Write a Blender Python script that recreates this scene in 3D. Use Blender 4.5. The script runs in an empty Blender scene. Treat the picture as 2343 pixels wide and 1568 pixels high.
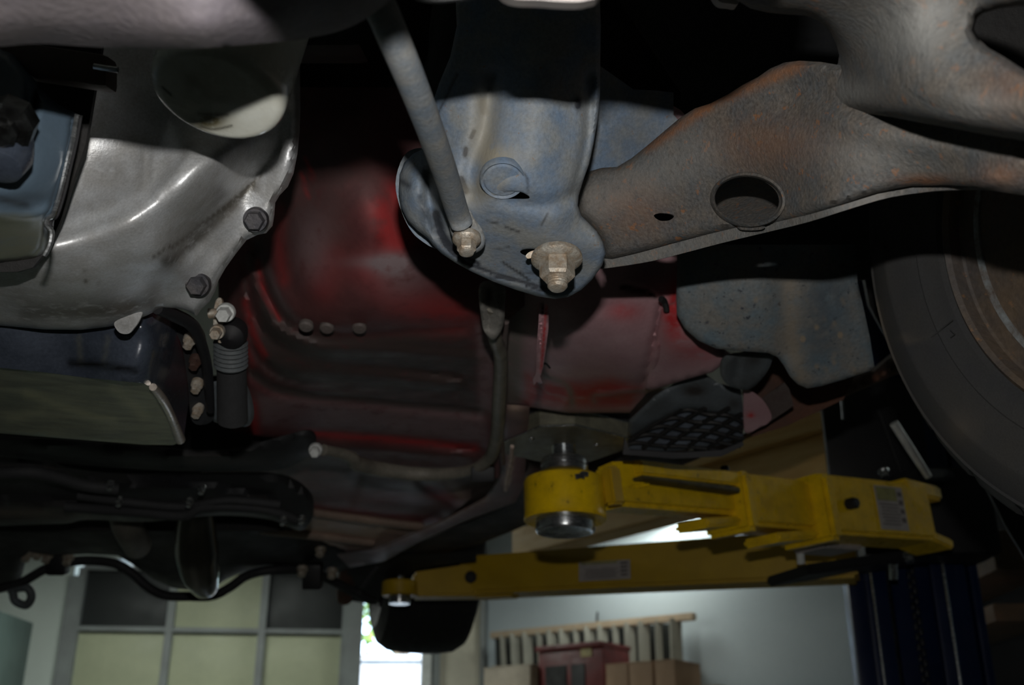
import bpy, bmesh, math, random
import numpy as np
from mathutils import Vector, Matrix
from mathutils.geometry import delaunay_2d_cdt
random.seed(4); RNG=np.random.default_rng(4)
S=bpy.context.scene; COL=S.collection

# ------------------------------------------------------------------ camera, light, exposure
PITCH=math.radians(22.8); FPX=2500.0; CX,CY=1171.5,784.0
CAM=np.array([0,0,1.45])
FW=np.array([0,math.cos(PITCH),math.sin(PITCH)]); UP=np.array([0,-math.sin(PITCH),math.cos(PITCH)]); RI=np.array([1.0,0,0])
cd=bpy.data.cameras.new('camera'); cam=bpy.data.objects.new('camera',cd); COL.objects.link(cam); S.camera=cam
cam.location=CAM; cam.rotation_euler=(math.pi/2+PITCH,0,0)
cd.sensor_width=23.6; cd.lens=FPX/2343*23.6; cd.clip_start=.01; cd.clip_end=200
cd.dof.use_dof=True; cd.dof.focus_distance=.80; cd.dof.aperture_fstop=6.3
S.view_settings.view_transform='Standard'; S.view_settings.look='None'; S.view_settings.gamma=1
S.view_settings.use_curve_mapping=False; S.view_settings.exposure=0.0
S.cycles.use_denoising=True; S.cycles.max_bounces=6; S.cycles.sample_clamp_indirect=4
W=bpy.data.worlds.new('world'); S.world=W; W.use_nodes=True
wn=W.node_tree.nodes; bg=wn['Background']
sky=wn.new('ShaderNodeTexSky'); sky.sky_type='HOSEK_WILKIE'; sky.turbidity=4; sky.sun_direction=(.3,.5,.8)
W.node_tree.links.new(sky.outputs[0],bg.inputs[0]); bg.inputs[1].default_value=26
def area(name,loc,rot,sx,sy,power,color):
    l=bpy.data.lights.new(name,'AREA'); l.shape='RECTANGLE'; l.size=sx; l.size_y=sy; l.energy=power; l.color=color
    o=bpy.data.objects.new(name,l); COL.objects.link(o); o.location=loc; o.rotation_euler=rot; return o
# the camera's own built-in flash, 10 cm above the lens
FL=CAM+UP*.100+FW*.01
area('camera_flash',FL,(math.pi/2+PITCH,0,0),.022,.008,4.3,(1,.97,.93))
sun=bpy.data.lights.new('sun','SUN'); sun.energy=14; sun.angle=.01
so=bpy.data.objects.new('sun',sun); COL.objects.link(so); so.rotation_euler=(math.radians(40),0,math.radians(15)); so.location=(0,14,8)
LAMPS=[(-2.0,6.0),(2.7,3.2),(-2.6,-1.6),(.9,6.9)]
for (x,y),pw in zip(LAMPS,(40,4,.6,15)):
    area('ceiling_lamp_light',(x,y,3.13),(0,0,0),1.2,.25,pw,(.93,1,.93))

# ------------------------------------------------------------------ helpers
def P(x,y,d): return CAM+d*(FW+(x-CX)/FPX*RI-(y-CY)/FPX*UP)
def PH(x,y,h):                      # point seen at (x,y) that lies h above the lens
    v=FW+(x-CX)/FPX*RI-(y-CY)/FPX*UP; return CAM+v*(h/v[2])
def PY(x,y,Y):                      # point seen at (x,y) at forward distance Y
    v=FW+(x-CX)/FPX*RI-(y-CY)/FPX*UP; return CAM+v*(Y/v[1])
def nz(v): v=np.asarray(v,float); return v/np.linalg.norm(v)
def M(name,c,c2=None,ac=None,ac2=None,ac3=None,ns=18,rough=.55,rough2=None,metal=0,bump=.12,bs=250,spec=.5,speck=None,amt=.32,stretch=None,coat=0,grain=.25):
    m=bpy.data.materials.new(name); m.use_nodes=True; nt=m.node_tree; N=nt.nodes; L=nt.links
    b=N['Principled BSDF']
    b.inputs['Metallic'].default_value=metal; b.inputs['Specular IOR Level'].default_value=spec; b.inputs['Coat Weight'].default_value=coat
    tc=N.new('ShaderNodeTexCoord'); vec=tc.outputs['Object']
    if stretch:
        mp=N.new('ShaderNodeMapping'); mp.inputs['Scale'].default_value=stretch; L.new(vec,mp.inputs[0]); vec=mp.outputs[0]
    def noise(s,det=5,r=.6):
        n=N.new('ShaderNodeTexNoise'); n.inputs['Scale'].default_value=s; n.inputs['Detail'].default_value=det; n.inputs['Roughness'].default_value=r
        L.new(vec,n.inputs['Vector']); return n.outputs['Fac']
    def ramp(f,a,bb):
        r=N.new('ShaderNodeMapRange'); r.inputs[1].default_value=a; r.inputs[2].default_value=bb; L.new(f,r.inputs[0]); return r.outputs[0]
    def mix(f,A,B):
        x=N.new('ShaderNodeMix'); x.data_type='RGBA'
        if f is not None: L.new(f,x.inputs[0])
        for i,v in ((6,A),(7,B)):
            if isinstance(v,tuple): x.inputs[i].default_value=(*v,1)
            else: L.new(v,x.inputs[i])
        return x.outputs[2]
    n1=noise(ns)
    col=mix(ramp(n1,.5-amt*.4,.5+amt*.4),c,c2 or tuple(q*.75 for q in c))
    if grain:
        g=ramp(noise(bs*1.3,2),.3,.7); x=N.new('ShaderNodeMix'); x.data_type='RGBA'; x.blend_type='MULTIPLY'
        x.inputs[0].default_value=grain; L.new(col,x.inputs[6]); cr=N.new('ShaderNodeCombineColor')
        for i in range(3): L.new(g,cr.inputs[i])
        L.new(cr.outputs[0],x.inputs[7]); col=x.outputs[2]
    if speck:
        n2=noise(speck[1],4,.7); col=mix(ramp(n2,speck[2],speck[2]+.07),col,speck[0])
    for a,nm in ((ac2,'n'),(ac,'m'),(ac3,'o')) if ac3 else ((ac,'m'),(ac2,'n')):
        if a:
            at=N.new('ShaderNodeAttribute'); at.attribute_name=nm
            mu=N.new('ShaderNodeMath'); mu.operation='MULTIPLY'; L.new(at.outputs['Fac'],mu.inputs[0])
            L.new(ramp(noise(ns*2.2),.2,.48),mu.inputs[1]); mu.use_clamp=True
            col=mix(mu.outputs[0],col,a)
    L.new(col,b.inputs['Base Color'])
    rr=N.new('ShaderNodeMapRange'); rr.inputs[3].default_value=rough; rr.inputs[4].default_value=rough2 if rough2 is not None else min(1,rough+.15)
    rr.inputs[1].default_value=.35; rr.inputs[2].default_value=.65; L.new(noise(ns*1.7),rr.inputs[0]); L.new(rr.outputs[0],b.inputs['Roughness'])
    if bump:
        bp=N.new('ShaderNodeBump'); bp.inputs['Strength'].default_value=bump; bp.inputs['Distance'].default_value=.002
        L.new(noise(bs,4),bp.inputs['Height']); L.new(bp.outputs[0],b.inputs['Normal'])
    return m
def EM(name,c,s):
    m=bpy.data.materials.new(name); m.use_nodes=True; b=m.node_tree.nodes['Principled BSDF']
    b.inputs['Base Color'].default_value=(*c,1); b.inputs['Emission Color'].default_value=(*c,1); b.inputs['Emission Strength'].default_value=s
    return m
def loc_of(p):
    v=Vector((0,0,0))
    while p is not None: v=v+p.location; p=p.parent
    return v
def link(name,me,parent=None,label=None):
    o=bpy.data.objects.new(name,me); COL.objects.link(o)
    if parent is not None:
        o.parent=parent
    if label: o['label']=label
    return o
def obj(name,vs,fs,mat,parent=None,label=None,smooth=True,ang=40,mi=None,attrs=None):
    vs=np.asarray(vs,float)
    if parent is not None: vs=vs-np.array(loc_of(parent))
    else:
        pass
    me=bpy.data.meshes.new(name); me.from_pydata([tuple(v) for v in vs],[],fs)
    for m in (mat if isinstance(mat,(list,tuple)) else [mat]): me.materials.append(m)
    if mi is not None: me.polygons.foreach_set('material_index',mi)
    if attrs:
        for k,a in attrs.items():
            at=me.attributes.new(k,'FLOAT','POINT'); at.data.foreach_set('value',np.asarray(a,dtype=np.float32))
    bm=bmesh.new(); bm.from_mesh(me); bmesh.ops.recalc_face_normals(bm,faces=bm.faces); bm.to_mesh(me); bm.free()
    if smooth:
        me.polygons.foreach_set('use_smooth',[True]*len(me.polygons)); me.set_sharp_from_angle(angle=math.radians(ang))
    me.update()
    return link(name,me,parent,label)
def thing(name,label,cat,loc,group=None):
    o=bpy.data.objects.new(name,None); o.empty_display_size=.1; COL.objects.link(o); o.location=tuple(loc); o['label']=label; o['category']=cat
    if group: o['group']=group
    return o
def tag(o,label,cat,group=None):
    o['label']=label; o['category']=cat
    if group: o['group']=group
    return o
def sm(pts,n=5,closed=True):
    p=np.asarray(pts,float); out=[]; N=len(p)
    for i in range(N if closed else N-1):
        if closed: a,b,c,d=p[i-1],p[i],p[(i+1)%N],p[(i+2)%N]
        else: a,b,c,d=p[max(i-1,0)],p[i],p[i+1],p[min(i+2,N-1)]
        for k in range(n):
            t=k/n; out.append(.5*((2*b)+(c-a)*t+(2*a-5*b+4*c-d)*t*t+(3*b-a-3*c+d)*t**3))
    if not closed: out.append(p[-1])
    return np.array(out)
def tps(ctrl):
    c=np.asarray(ctrl,float); X=c[:,:2]/500; n=len(c)
    def U(r2): return .5*r2*np.log(r2+1e-12)
    D=((X[:,None]-X[None])**2).sum(-1); K=U(D)+np.eye(n)*.004
    A=np.zeros((n+3,n+3)); A[:n,:n]=K; A[:n,n]=1; A[:n,n+1:]=X; A[n,:n]=1; A[n+1:,:n]=X.T
    w=np.linalg.lstsq(A,np.concatenate([c[:,2],[0,0,0]]),rcond=None)[0]
    def f(q):
        q=np.asarray(q,float)/500; D=((q[:,None]-X[None])**2).sum(-1)
        return U(D)@w[:n]+w[n]+q@w[n+1:]
    return f
def segdist(q,pl,closed=False):
    pl=np.asarray(pl,float); a=pl[:-1]; b=pl[1:]
    if closed: a=pl; b=np.roll(pl,-1,0)
    best=np.full(len(q),1e9)
    for s,e in zip(a,b):
        v=e-s; L=v@v+1e-9; t=np.clip(((q-s)@v)/L,0,1); d=((q-(s+t[:,None]*v))**2).sum(1); best=np.minimum(best,d)
    return np.sqrt(best)
def inside(q,poly):
    x,y=q[:,0],q[:,1]; r=np.zeros(len(q),bool); n=len(poly)
    for i in range(n):
        x1,y1=poly[i-1]; x2,y2=poly[i]
        c=((y1>y)!=(y2>y)); 
        with np.errstate(divide='ignore',invalid='ignore'): xi=(x2-x1)*(y-y1)/(y2-y1)+x1
        r^=c&(x<xi)
    return r
def fld(q,lst):
    z=np.zeros(len(q))
    for it in lst or []:
        if it[0]=='b': _,x,y,rx,ry,a=it; z+=a*np.exp(-(((q[:,0]-x)/rx)**2+((q[:,1]-y)/ry)**2))
        elif it[0]=='p': _,poly,w,a=it; dd=segdist(q,poly,True); s=np.where(inside(q,poly),1,-1)*dd; z+=a*(1/(1+np.exp(-s/w*3)))
        elif it[0]=='n': _,sc,a,seed=it; r=np.random.default_rng(seed); 
        else: pl,w,a=it; dd=segdist(q,sm(pl,4,False)); z+=a*np.exp(-(dd/w)**2)
    return z
def sheet(name,outline,ctrl,mat,parent=None,thick=.003,step=10,holes=[],relief=None,paint=None,paint2=None,paint3=None,roll=None,smooth=True,label=None,ang=50,tdir=None):
    o=sm(outline) if smooth else np.asarray(outline,float)
    # densify
    def dens(p):
        r=[]
        for i in range(len(p)):
            a,b=p[i],p[(i+1)%len(p)]; n=max(1,int(np.linalg.norm(b-a)/(step*1.3)))
            for k in range(n): r.append(a+(b-a)*k/n)
        return np.array(r)
    o=dens(o); hs=[dens(np.asarray(h,float)) for h in holes]
    x0,y0=o.min(0); x1,y1=o.max(0)
    gx,gy=np.meshgrid(np.arange(x0,x1,step),np.arange(y0,y1,step)); gx=gx+(np.arange(gx.shape[0])%2)[:,None]*step*.5
    g=np.stack([gx.ravel(),gy.ravel()],1); g=g[inside(g,o)]
    g=g[segdist(g,o,True)>step*.45]
    for h in hs: g=g[~inside(g,h)]; g=g[segdist(g,h,True)>step*.45]
    pts=[o]+hs; edges=[]; base=0
    for p in pts:
        n=len(p); edges+=[(base+i,base+(i+1)%n) for i in range(n)]; base+=n
    q=np.concatenate(pts+[g])
    ov,oe,of,*_=delaunay_2d_cdt([Vector(p) for p in q],edges,[],0,1e-4)
    q=np.array([(v.x,v.y) for v in ov]); T=np.array([list(f)[:3] for f in of if len(f)==3])
    c=q[T].mean(1); k=inside(c,o)
    for h in hs: k&=~inside(c,h)
    T=T[k]
    used=np.unique(T); mp=-np.ones(len(q),int); mp[used]=np.arange(len(used)); q=q[used]; T=mp[T]
    f=ctrl if callable(ctrl) else tps(ctrl)
    d=f(q)+fld(q,relief)
    if roll:
        w,a=roll; dd=segdist(q,o,True); t=np.clip(1-dd/w,0,1); d+=a*t*t
    X=CAM+d[:,None]*(FW+((q[:,0]-CX)/FPX)[:,None]*RI-((q[:,1]-CY)/FPX)[:,None]*UP)
    n=len(X); td=FW if tdir is None else nz(tdir); V=np.concatenate([X,X+td*thick])
    cnt={}
    for t in T:
        for a,b in ((t[0],t[1]),(t[1],t[2]),(t[2],t[0])): cnt[(a,b)]=1
    F=[tuple(map(int,t)) for t in T]+[tuple(map(int,(t[2]+n,t[1]+n,t[0]+n))) for t in T]
    for (a,b) in list(cnt):
        if (b,a) not in cnt: F.append((int(b),int(a),int(a+n),int(b+n)))
    at={'m':np.tile(fld(q,paint),2),'n':np.tile(fld(q,paint2),2)}
    if paint3: at['o']=np.tile(fld(q,paint3),2)
    return obj(name,V,F,mat,parent,label,True,ang,attrs=at)
def frame(d):
    d=nz(d); u=np.cross(d,[0,0,1]); 
    if np.linalg.norm(u)<.1: u=np.cross(d,[1,0,0])
    u=nz(u); return u,nz(np.cross(d,u))
def tube_vf(path,rad,segs=14,cap=True,base=0,squash=1.0):
    p=np.asarray(path,float); n=len(p); r=np.broadcast_to(np.asarray(rad,float),(n,)) if np.ndim(rad)==0 or len(rad)==n else np.interp(np.linspace(0,1,n),np.linspace(0,1,len(rad)),rad)
    T=np.gradient(p,axis=0); T/=np.linalg.norm(T,axis=1)[:,None]
    u,_=frame(T[0]); V=[]
    for i in range(n):
        u=nz(u-T[i]*(u@T[i])); v=np.cross(T[i],u)
        a=np.linspace(0,2*math.pi,segs,endpoint=False)
        V.append(p[i]+r[i]*(np.outer(np.cos(a),u)+squash*np.outer(np.sin(a),v)))
    V=np.concatenate(V); F=[]
    for i in range(n-1):
        for k in range(segs):
            a=i*segs+k; b=i*segs+(k+1)%segs; F.append((base+a,base+b,base+b+segs,base+a+segs))
    if cap: F.append(tuple(base+k for k in range(segs))[::-1]); F.append(tuple(base+(n-1)*segs+k for k in range(segs)))
    return V,F
def tube(name,path,rad,mat,parent=None,segs=14,smp=6,label=None,squash=1.0,ang=40):
    p=sm(path,smp,False) if smp>1 and len(path)>2 else np.asarray(path,float)
    V,F=tube_vf(p,rad,segs,squash=squash); return obj(name,V,F,mat,parent,label,ang=ang)
def tubepx(name,pts,rad,mat,parent=None,**k): return tube(name,[P(*q) for q in pts],rad,mat,parent,**k)
def lathe_vf(c,axis,prof,segs=48,base=0,u0=None):
    c=np.asarray(c,float); ax=nz(axis); u,v=frame(ax)
    if u0 is not None: u=nz(np.asarray(u0,float)-ax*(ax@np.asarray(u0,float))); v=np.cross(ax,u)
    a=np.linspace(0,2*math.pi,segs,endpoint=False); V=[];F=[]
    for r,t in prof: V.append(c+ax*t+r*(np.outer(np.cos(a),u)+np.outer(np.sin(a),v)))
    V=np.concatenate(V)
    for i in range(len(prof)-1):
        for k in range(segs):
            q=base+i*segs+k; w=base+i*segs+(k+1)%segs; F.append((q,w,w+segs,q+segs))
    if prof[0][0]>1e-6: F.append(tuple(base+k for k in range(segs))[::-1])
    if prof[-1][0]>1e-6: F.append(tuple(base+(len(prof)-1)*segs+k for k in range(segs)))
    return V,F
def lathe(name,c,axis,prof,mat,parent=None,segs=48,label=None,ang=35,u0=None,closed=False):
    V,F=lathe_vf(c,axis,prof,segs,u0=u0)
    if closed:
        F=[f for f in F if len(f)==4]; n=len(prof)
        for k in range(segs): F.append(((n-1)*segs+k,(n-1)*segs+(k+1)%segs,(k+1)%segs,k))
    return obj(name,V,F,mat,parent,label,ang=ang)
def join(name,parts,mat,parent=None,label=None,ang=40,mi=None):
    VV=[];FF=[];b=0;MI=[]
    for i,(V,F) in enumerate(parts):
        VV.append(np.asarray(V,float)); FF+=[tuple(int(x)+b for x in f) for f in F]; b+=len(V); MI+=[mi[i] if mi else 0]*len(F)
    return obj(name,np.concatenate(VV),FF,mat,parent,label,ang=ang,mi=MI)
def box_vf(c,ax,size,bev=0):
    # ax: 3 unit axes rows; size: full extents; chamfered edges along all sides
    ax=np.array([nz(a) for a in ax]); h=np.array(size)/2; bm=bmesh.new(); bmesh.ops.create_cube(bm,size=2)
    for v in bm.verts: v.co=Vector((v.co.x*h[0],v.co.y*h[1],v.co.z*h[2]))
    if bev>0: bmesh.ops.bevel(bm,geom=list(bm.edges),offset=bev,segments=2,affect='EDGES',profile=.6)
    V=np.array([list(v.co) for v in bm.verts]); bm.verts.index_update(); F=[tuple(v.index for v in f.verts) for f in bm.faces]; bm.free()
    return np.asarray(c,float)+V@ax, F
def box(name,c,size,mat,parent=None,ax=np.eye(3),bev=0,label=None):
    V,F=box_vf(c,ax,size,bev); return obj(name,V,F,mat,parent,label,ang=30)
def beam_vf(p0,p1,w,h,bev=0,w1=None,h1=None,upv=(0,0,1)):
    p0=np.asarray(p0,float);p1=np.asarray(p1,float);d=nz(p1-p0); s=nz(np.cross(d,upv)); u=np.cross(s,d)
    V,F=box_vf((0,0,0),np.eye(3),(np.linalg.norm(p1-p0),1,1),0); L=np.linalg.norm(p1-p0)
    bm=bmesh.new(); bmesh.ops.create_cube(bm,size=1)
    w1=w1 or w; h1=h1 or h
    for v in bm.verts:
        t=v.co.x+.5; v.co=Vector((v.co.x*L,v.co.y*(w+(w1-w)*t),v.co.z*(h+(h1-h)*t)))
    if bev>0: bmesh.ops.bevel(bm,geom=list(bm.edges),offset=bev,segments=2,affect='EDGES')
    bm.verts.index_update(); V=np.array([list(v.co) for v in bm.verts]); F=[tuple(v.index for v in f.verts) for f in bm.faces]; bm.free()
    return (p0+p1)/2+V@np.array([d,s,u]),F
def beam(name,p0,p1,w,h,mat,parent=None,bev=0,label=None,w1=None,h1=None,upv=(0,0,1)):
    V,F=beam_vf(p0,p1,w,h,bev,w1,h1,upv); return obj(name,V,F,mat,parent,label,ang=30)
def ell(cx,cy,rx,ry,rot=0,n=40):
    a=np.linspace(0,2*math.pi,n,endpoint=False); c,s=math.cos(math.radians(rot)),math.sin(math.radians(rot))
    x=rx*np.cos(a);y=ry*np.sin(a); return np.stack([cx+x*c-y*s,cy+x*s+y*c],1)
def hexprof(c,axis,r,h,base=0):     # hex head with chamfer
    u,v=frame(axis); return lathe_vf(c,axis,[(r,0),(r,h*.85),(r*.86,h),(0,h)],6)
def struct(o): o['kind']='structure'; return o

# ------------------------------------------------------------------ materials
m_blue=M('blue_grey_dusty_paint',(.155,.215,.30),(.235,.255,.265),ac=(.03,.035,.045),ac2=(.27,.25,.20),ns=42,rough=.55,bump=.25,bs=300,speck=((.20,.13,.08),160,.66))
m_rust=M('rusty_grey_steel',(.135,.118,.100),(.092,.098,.102),ac=(.19,.19,.18),ac2=(.19,.085,.04),ns=62,grain=.5,rough=.7,bump=.45,bs=330,speck=((.20,.095,.045),120,.60))
m_rod=M('dusty_grey_rod_paint',(.36,.35,.32),(.18,.235,.30),ac=(.02,.022,.03),ns=55,rough=.6,bump=.2,bs=350,speck=((.03,.035,.045),48,.66),amt=.6)
m_bolt=M('weathered_zinc',(.50,.47,.41),(.36,.28,.20),ns=150,rough=.35,rough2=.6,metal=.35,bump=.35,bs=500)
m_alu=M('cast_aluminium',(.76,.78,.80),(.62,.62,.61),ac=(.16,.15,.13),ac2=(.14,.12,.09),ns=45,rough=.38,rough2=.48,metal=.5,bump=.16,bs=420,grain=.2)
m_steelbolt=M('dark_hex_bolt_steel',(.13,.12,.12),(.07,.07,.08),ns=60,rough=.45,metal=.6,bump=.2)
m_filter=M('white_filter_paint',(.66,.68,.62),(.60,.60,.52),ac=(.14,.12,.06),ac2=(.05,.045,.03),ns=35,rough=.16,bump=.02,grain=.05,coat=.3)
m_pan=M('glossy_black_pan_paint',(.075,.09,.12),(.04,.05,.07),ac=(.14,.14,.10),ac2=(.006,.006,.006),ns=14,rough=.16,rough2=.3,metal=.15,bump=.05,spec=.7)
m_panbot=M('olive_reflection_metal',(.34,.34,.23),(.18,.19,.14),ac=(.5,.5,.30),ns=14,rough=.3,rough2=.45,metal=.35,bump=.05,stretch=(1,3,1))  # olive tint carries the reflected floor in the base colour
m_gear=M('blue_grey_gloss_paint',(.10,.145,.19),(.075,.11,.15),ac=(.02,.02,.02),ac2=(.14,.14,.09),ns=9,rough=.28,bump=.06,grain=.1)
m_black=M('black_grime_and_shade',(.008,.008,.009),(.012,.011,.010),ns=9,rough=.6,bump=.3,bs=120)  # also colours the black sheets that stand for shade
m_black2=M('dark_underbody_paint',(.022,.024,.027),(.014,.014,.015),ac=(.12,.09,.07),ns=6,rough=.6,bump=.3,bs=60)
m_rubber=M('dusty_black_rubber',(.032,.033,.035),(.022,.023,.025),ac=(.10,.085,.065),ns=10,rough=.7,bump=.15,bs=300)
m_tire=M('dusty_tyre_rubber',(.033,.034,.036),(.045,.043,.038),ac=(.11,.09,.065),ns=9,rough=.75,bump=.2,bs=500)
m_tire2=M('black_tyre_rubber',(.012,.012,.012),ns=30,rough=.7)
m_rim=M('rusty_wheel_steel',(.12,.085,.055),(.07,.06,.055),ac=(.28,.31,.33),ac2=(.10,.045,.02),ns=16,rough=.6,bump=.5,bs=160,speck=((.18,.10,.05),60,.6))
m_red=M('dusty_red_underbody',(.135,.045,.045),(.10,.030,.032),ac=(.42,.018,.020),ac2=(.060,.040,.037),ac3=(.27,.20,.21),ns=22,rough=.55,bump=.2,bs=120,grain=.15)
m_red2=M('pink_dusty_red_panel',(.44,.28,.30),(.38,.22,.24),ac=(.46,.035,.04),ac2=(.23,.20,.18),ns=16,rough=.5,bump=.15,bs=200,grain=.12)
m_floorpan=M('grimy_brown_red_floor',(.21,.125,.125),(.135,.085,.085),ac=(.30,.03,.045),ac2=(.65,.48,.38),ns=8,rough=.5,bump=.3,bs=60,grain=.1)
m_rail=M('dusty_grey_brown',(.14,.12,.11),(.10,.07,.065),ac=(.22,.03,.02),ns=12,rough=.6,bump=.3)
m_flap=M('speckled_blue_grey_rubber',(.115,.155,.18),(.17,.165,.15),ac=(.06,.075,.09),ac2=(.2,.165,.12),ns=34,rough=.5,bump=.35,bs=220,speck=((.035,.04,.05),150,.60))
m_plastic=M('dusty_black_plastic',(.12,.14,.155),(.085,.095,.10),ac=(.035,.03,.028),ns=14,rough=.5,bump=.15)
m_sill=M('rust_brown_sill',(.10,.035,.016),(.05,.025,.018),ac=(.015,.01,.009),ns=9,rough=.6,bump=.3)
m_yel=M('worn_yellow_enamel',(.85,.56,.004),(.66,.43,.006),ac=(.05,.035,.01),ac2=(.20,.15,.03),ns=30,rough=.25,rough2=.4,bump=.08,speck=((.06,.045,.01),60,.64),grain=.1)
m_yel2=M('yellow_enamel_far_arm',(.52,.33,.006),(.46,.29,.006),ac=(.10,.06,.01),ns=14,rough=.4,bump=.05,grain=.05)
m_steel=M('turned_steel',(.60,.62,.63),(.34,.36,.37),ns=60,rough=.16,rough2=.30,metal=.92,bump=.05,stretch=(1,1,6))
m_pad=M('worn_steel_pad',(.26,.25,.18),(.17,.16,.12),ac=(.5,.46,.42),ns=40,rough=.3,rough2=.5,metal=.35,bump=.15)
m_post=M('deep_blue_enamel',(.004,.014,.060),(.003,.010,.045),ns=5,rough=.3,bump=.03,grain=0)
m_dark=M('black_enamel_steel',(.008,.008,.010),ns=8,rough=.5,bump=.05,grain=0)
m_chain=M('oily_chain_steel',(.10,.105,.11),(.05,.05,.055),ns=90,rough=.3,metal=.9,bump=.1)
m_white=M('white_painted_steel',(.75,.77,.75),ns=30,rough=.3,bump=.02)
m_label=M('grey_white_label',(.42,.38,.36),(.36,.33,.32),ns=60,rough=.5,bump=0,grain=.1)
m_label2=M('yellow_green_label_header',(.34,.33,.10),ns=60,rough=.5,bump=0)
m_ink=M('label_print',(.16,.14,.13),ns=60,rough=.6,bump=0)
m_wood=M('varnished_pine',(.88,.58,.22),(.78,.47,.15),ac=(.20,.09,.03),ns=6,rough=.5,bump=.1,bs=60,stretch=(1,1,8),grain=.1)
m_oak=M('old_board',(.20,.12,.07),(.14,.10,.065),ns=14,rough=.7,bump=.3)
m_wall=M('pale_green_white_wall',(.52,.57,.53),(.49,.54,.50),ns=2,rough=.7,bump=.03,bs=30,grain=.03)
m_wall2=M('pale_blue_white_wall',(.42,.47,.50),(.39,.44,.47),ns=1.5,rough=.7,bump=.03,bs=30,grain=.03)
m_ceil=M('grey_white_ceiling',(.50,.50,.45),ns=2,rough=.8,bump=.03,bs=30,grain=.03)
m_floor=M('grey_green_concrete',(.085,.09,.075),(.065,.07,.058),ns=2,rough=.4,bump=.1,bs=30)
m_cream=M('cream_door_panel',(.44,.46,.31),(.38,.40,.27),ns=3,rough=.5,bump=.05,bs=20,grain=.05)
m_galv=M('grey_door_stile',(.22,.24,.235),(.18,.19,.19),ns=5,rough=.5,bump=.05,grain=.05)
m_glass=M('dark_window_glass',(.014,.017,.017),ns=3,rough=.5,bump=0,grain=0)
m_trim=M('cream_trim',(.62,.58,.47),ns=3,rough=.6,bump=0,grain=.03)
m_card=M('cardboard',(.46,.31,.21),(.40,.27,.18),ns=8,rough=.8,bump=.05)
m_redbox=M('red_enamel_machine',(.17,.02,.02),(.12,.015,.015),ns=9,rough=.4,bump=.05)
m_ladder=M('pale_ladder_wood',(.50,.38,.26),(.42,.32,.22),ns=14,rough=.6,bump=.1)
m_aluL=M('dull_ladder_metal',(.34,.33,.28),(.28,.27,.23),ns=10,rough=.5,bump=.05)
m_slat=M('dark_corrugated',(.05,.055,.05),ns=6,rough=.6,bump=.05)
m_shelf=M('pale_shelf_board',(.52,.45,.36),ns=6,rough=.6,bump=.05)
m_leaf=M('sunlit_leaves',(.16,.30,.04),(.30,.42,.10),ns=3,rough=.6,bump=.1,bs=10)
m_conc=M('sunlit_concrete',(.62,.62,.60),ns=2,rough=.8,bump=.05,bs=20)
m_tube=EM('lit_fluorescent_tube',(.95,1,.97),6)

# ------------------------------------------------------------------ the room
XL,XR,YB=-5.2,3.6,8.3; ZC=3.30
def quadbox(name,a,b,z0,z1,t,mat,parent=None,label=None):   # vertical wall slab between plan points a and b
    a=np.array(a,float);b=np.array(b,float); d=nz(b-a); n=np.array([-d[1],d[0]])
    return box(name,[*((a+b)/2+n*t/2),(z0+z1)/2],(np.linalg.norm(b-a),t,z1-z0),mat,parent,ax=[[*d,0],[*n,0],[0,0,1]],label=label)
struct(box('floor',(-.5,2.5,-.05),(11,14,.1),m_floor))
struct(box('ceiling',(-.5,2.5,ZC+.05),(11,14,.1),m_ceil))
# garage door wall: passes through these plan points (8 deg yaw)
YD=lambda x: 8.0+math.tan(math.radians(6))*x
def onD(px,py):
    # intersection of the pixel ray with the door wall
    v=FW+(px-CX)/FPX*RI-(py-CY)/FPX*UP; t=8.0/(v[1]-math.tan(math.radians(6))*v[0]); return CAM+v*t
dd=nz([1,math.tan(math.radians(6)),0]); dn=np.array([-dd[1],dd[0],0])
def dx(px,py=1445): return onD(px,py)[:2]
wl=struct(quadbox('wall_back',dx(-900),dx(150),0,ZC,.15,m_wall))
pb=struct(quadbox('wall_pier',dx(792),dx(828),0,ZC,.15,m_wall))
struct(quadbox('wall_lintel',dx(828),dx(985),3.0,ZC,.15,m_wall))
struct(quadbox('wall_corner',dx(985),dx(1105),0,ZC,.15,m_trim))
struct(quadbox('wall_above_door',dx(150),dx(792),3.03,ZC,.15,m_wall))
# sectional garage door
door=bpy.data.objects.new('door_1',None); COL.objects.link(door); door.location=(*dx(470),0); door['kind']='structure'; door['label']='sectional garage door with cream panels and two dark windows'
c0,c1,c2,c3=172,388,600,790
zt=[2.86,2.33,1.86,1.39,.92,.45,0]
zrow=[onD(400,1300)[2],onD(400,1442)[2]]
r0=zrow[1]; rows=[r0+.415*k for k in (1,0,-1,-2,-3,-4,-5,-6)]
xs=[dx(c) for c in (c0,c1,c2,c3)]
for i in range(len(rows)-1):
    zt_,zb=rows[i],rows[i+1]
    if zt_-zb<.06: continue
    for j in range(3):
        a,b=xs[j],xs[j+1]; m=(a+b)/2; L=np.linalg.norm(b-a)-.03
        win=(i==0 and j in (0,2))
        o=box('glass_pane' if win else 'door_panel',[*(m+dn[:2]*.03),(zt_+zb)/2],(L,.02,zt_-zb-.022),m_glass if win else m_cream,door,ax=[dd,dn,[0,0,1]],bev=.004)
for r in rows: box('rail',[*((xs[0]+xs[3])/2),r],(np.linalg.norm(xs[3]-xs[0]),.05,.032),m_galv,door,ax=[dd,dn,[0,0,1]])
for x_ in xs: box('stile',[*(x_-dn[:2]*.012),(rows[0]+rows[-1])/2],(.05,.05,rows[0]-rows[-1]),m_galv,door,ax=[dd,dn,[0,0,1]])
struct(box('trim_1',[*(dx(160)-dn[:2]*.02),1.45],(.09,.06,2.9),m_galv,ax=[dd,dn,[0,0,1]]))
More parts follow.
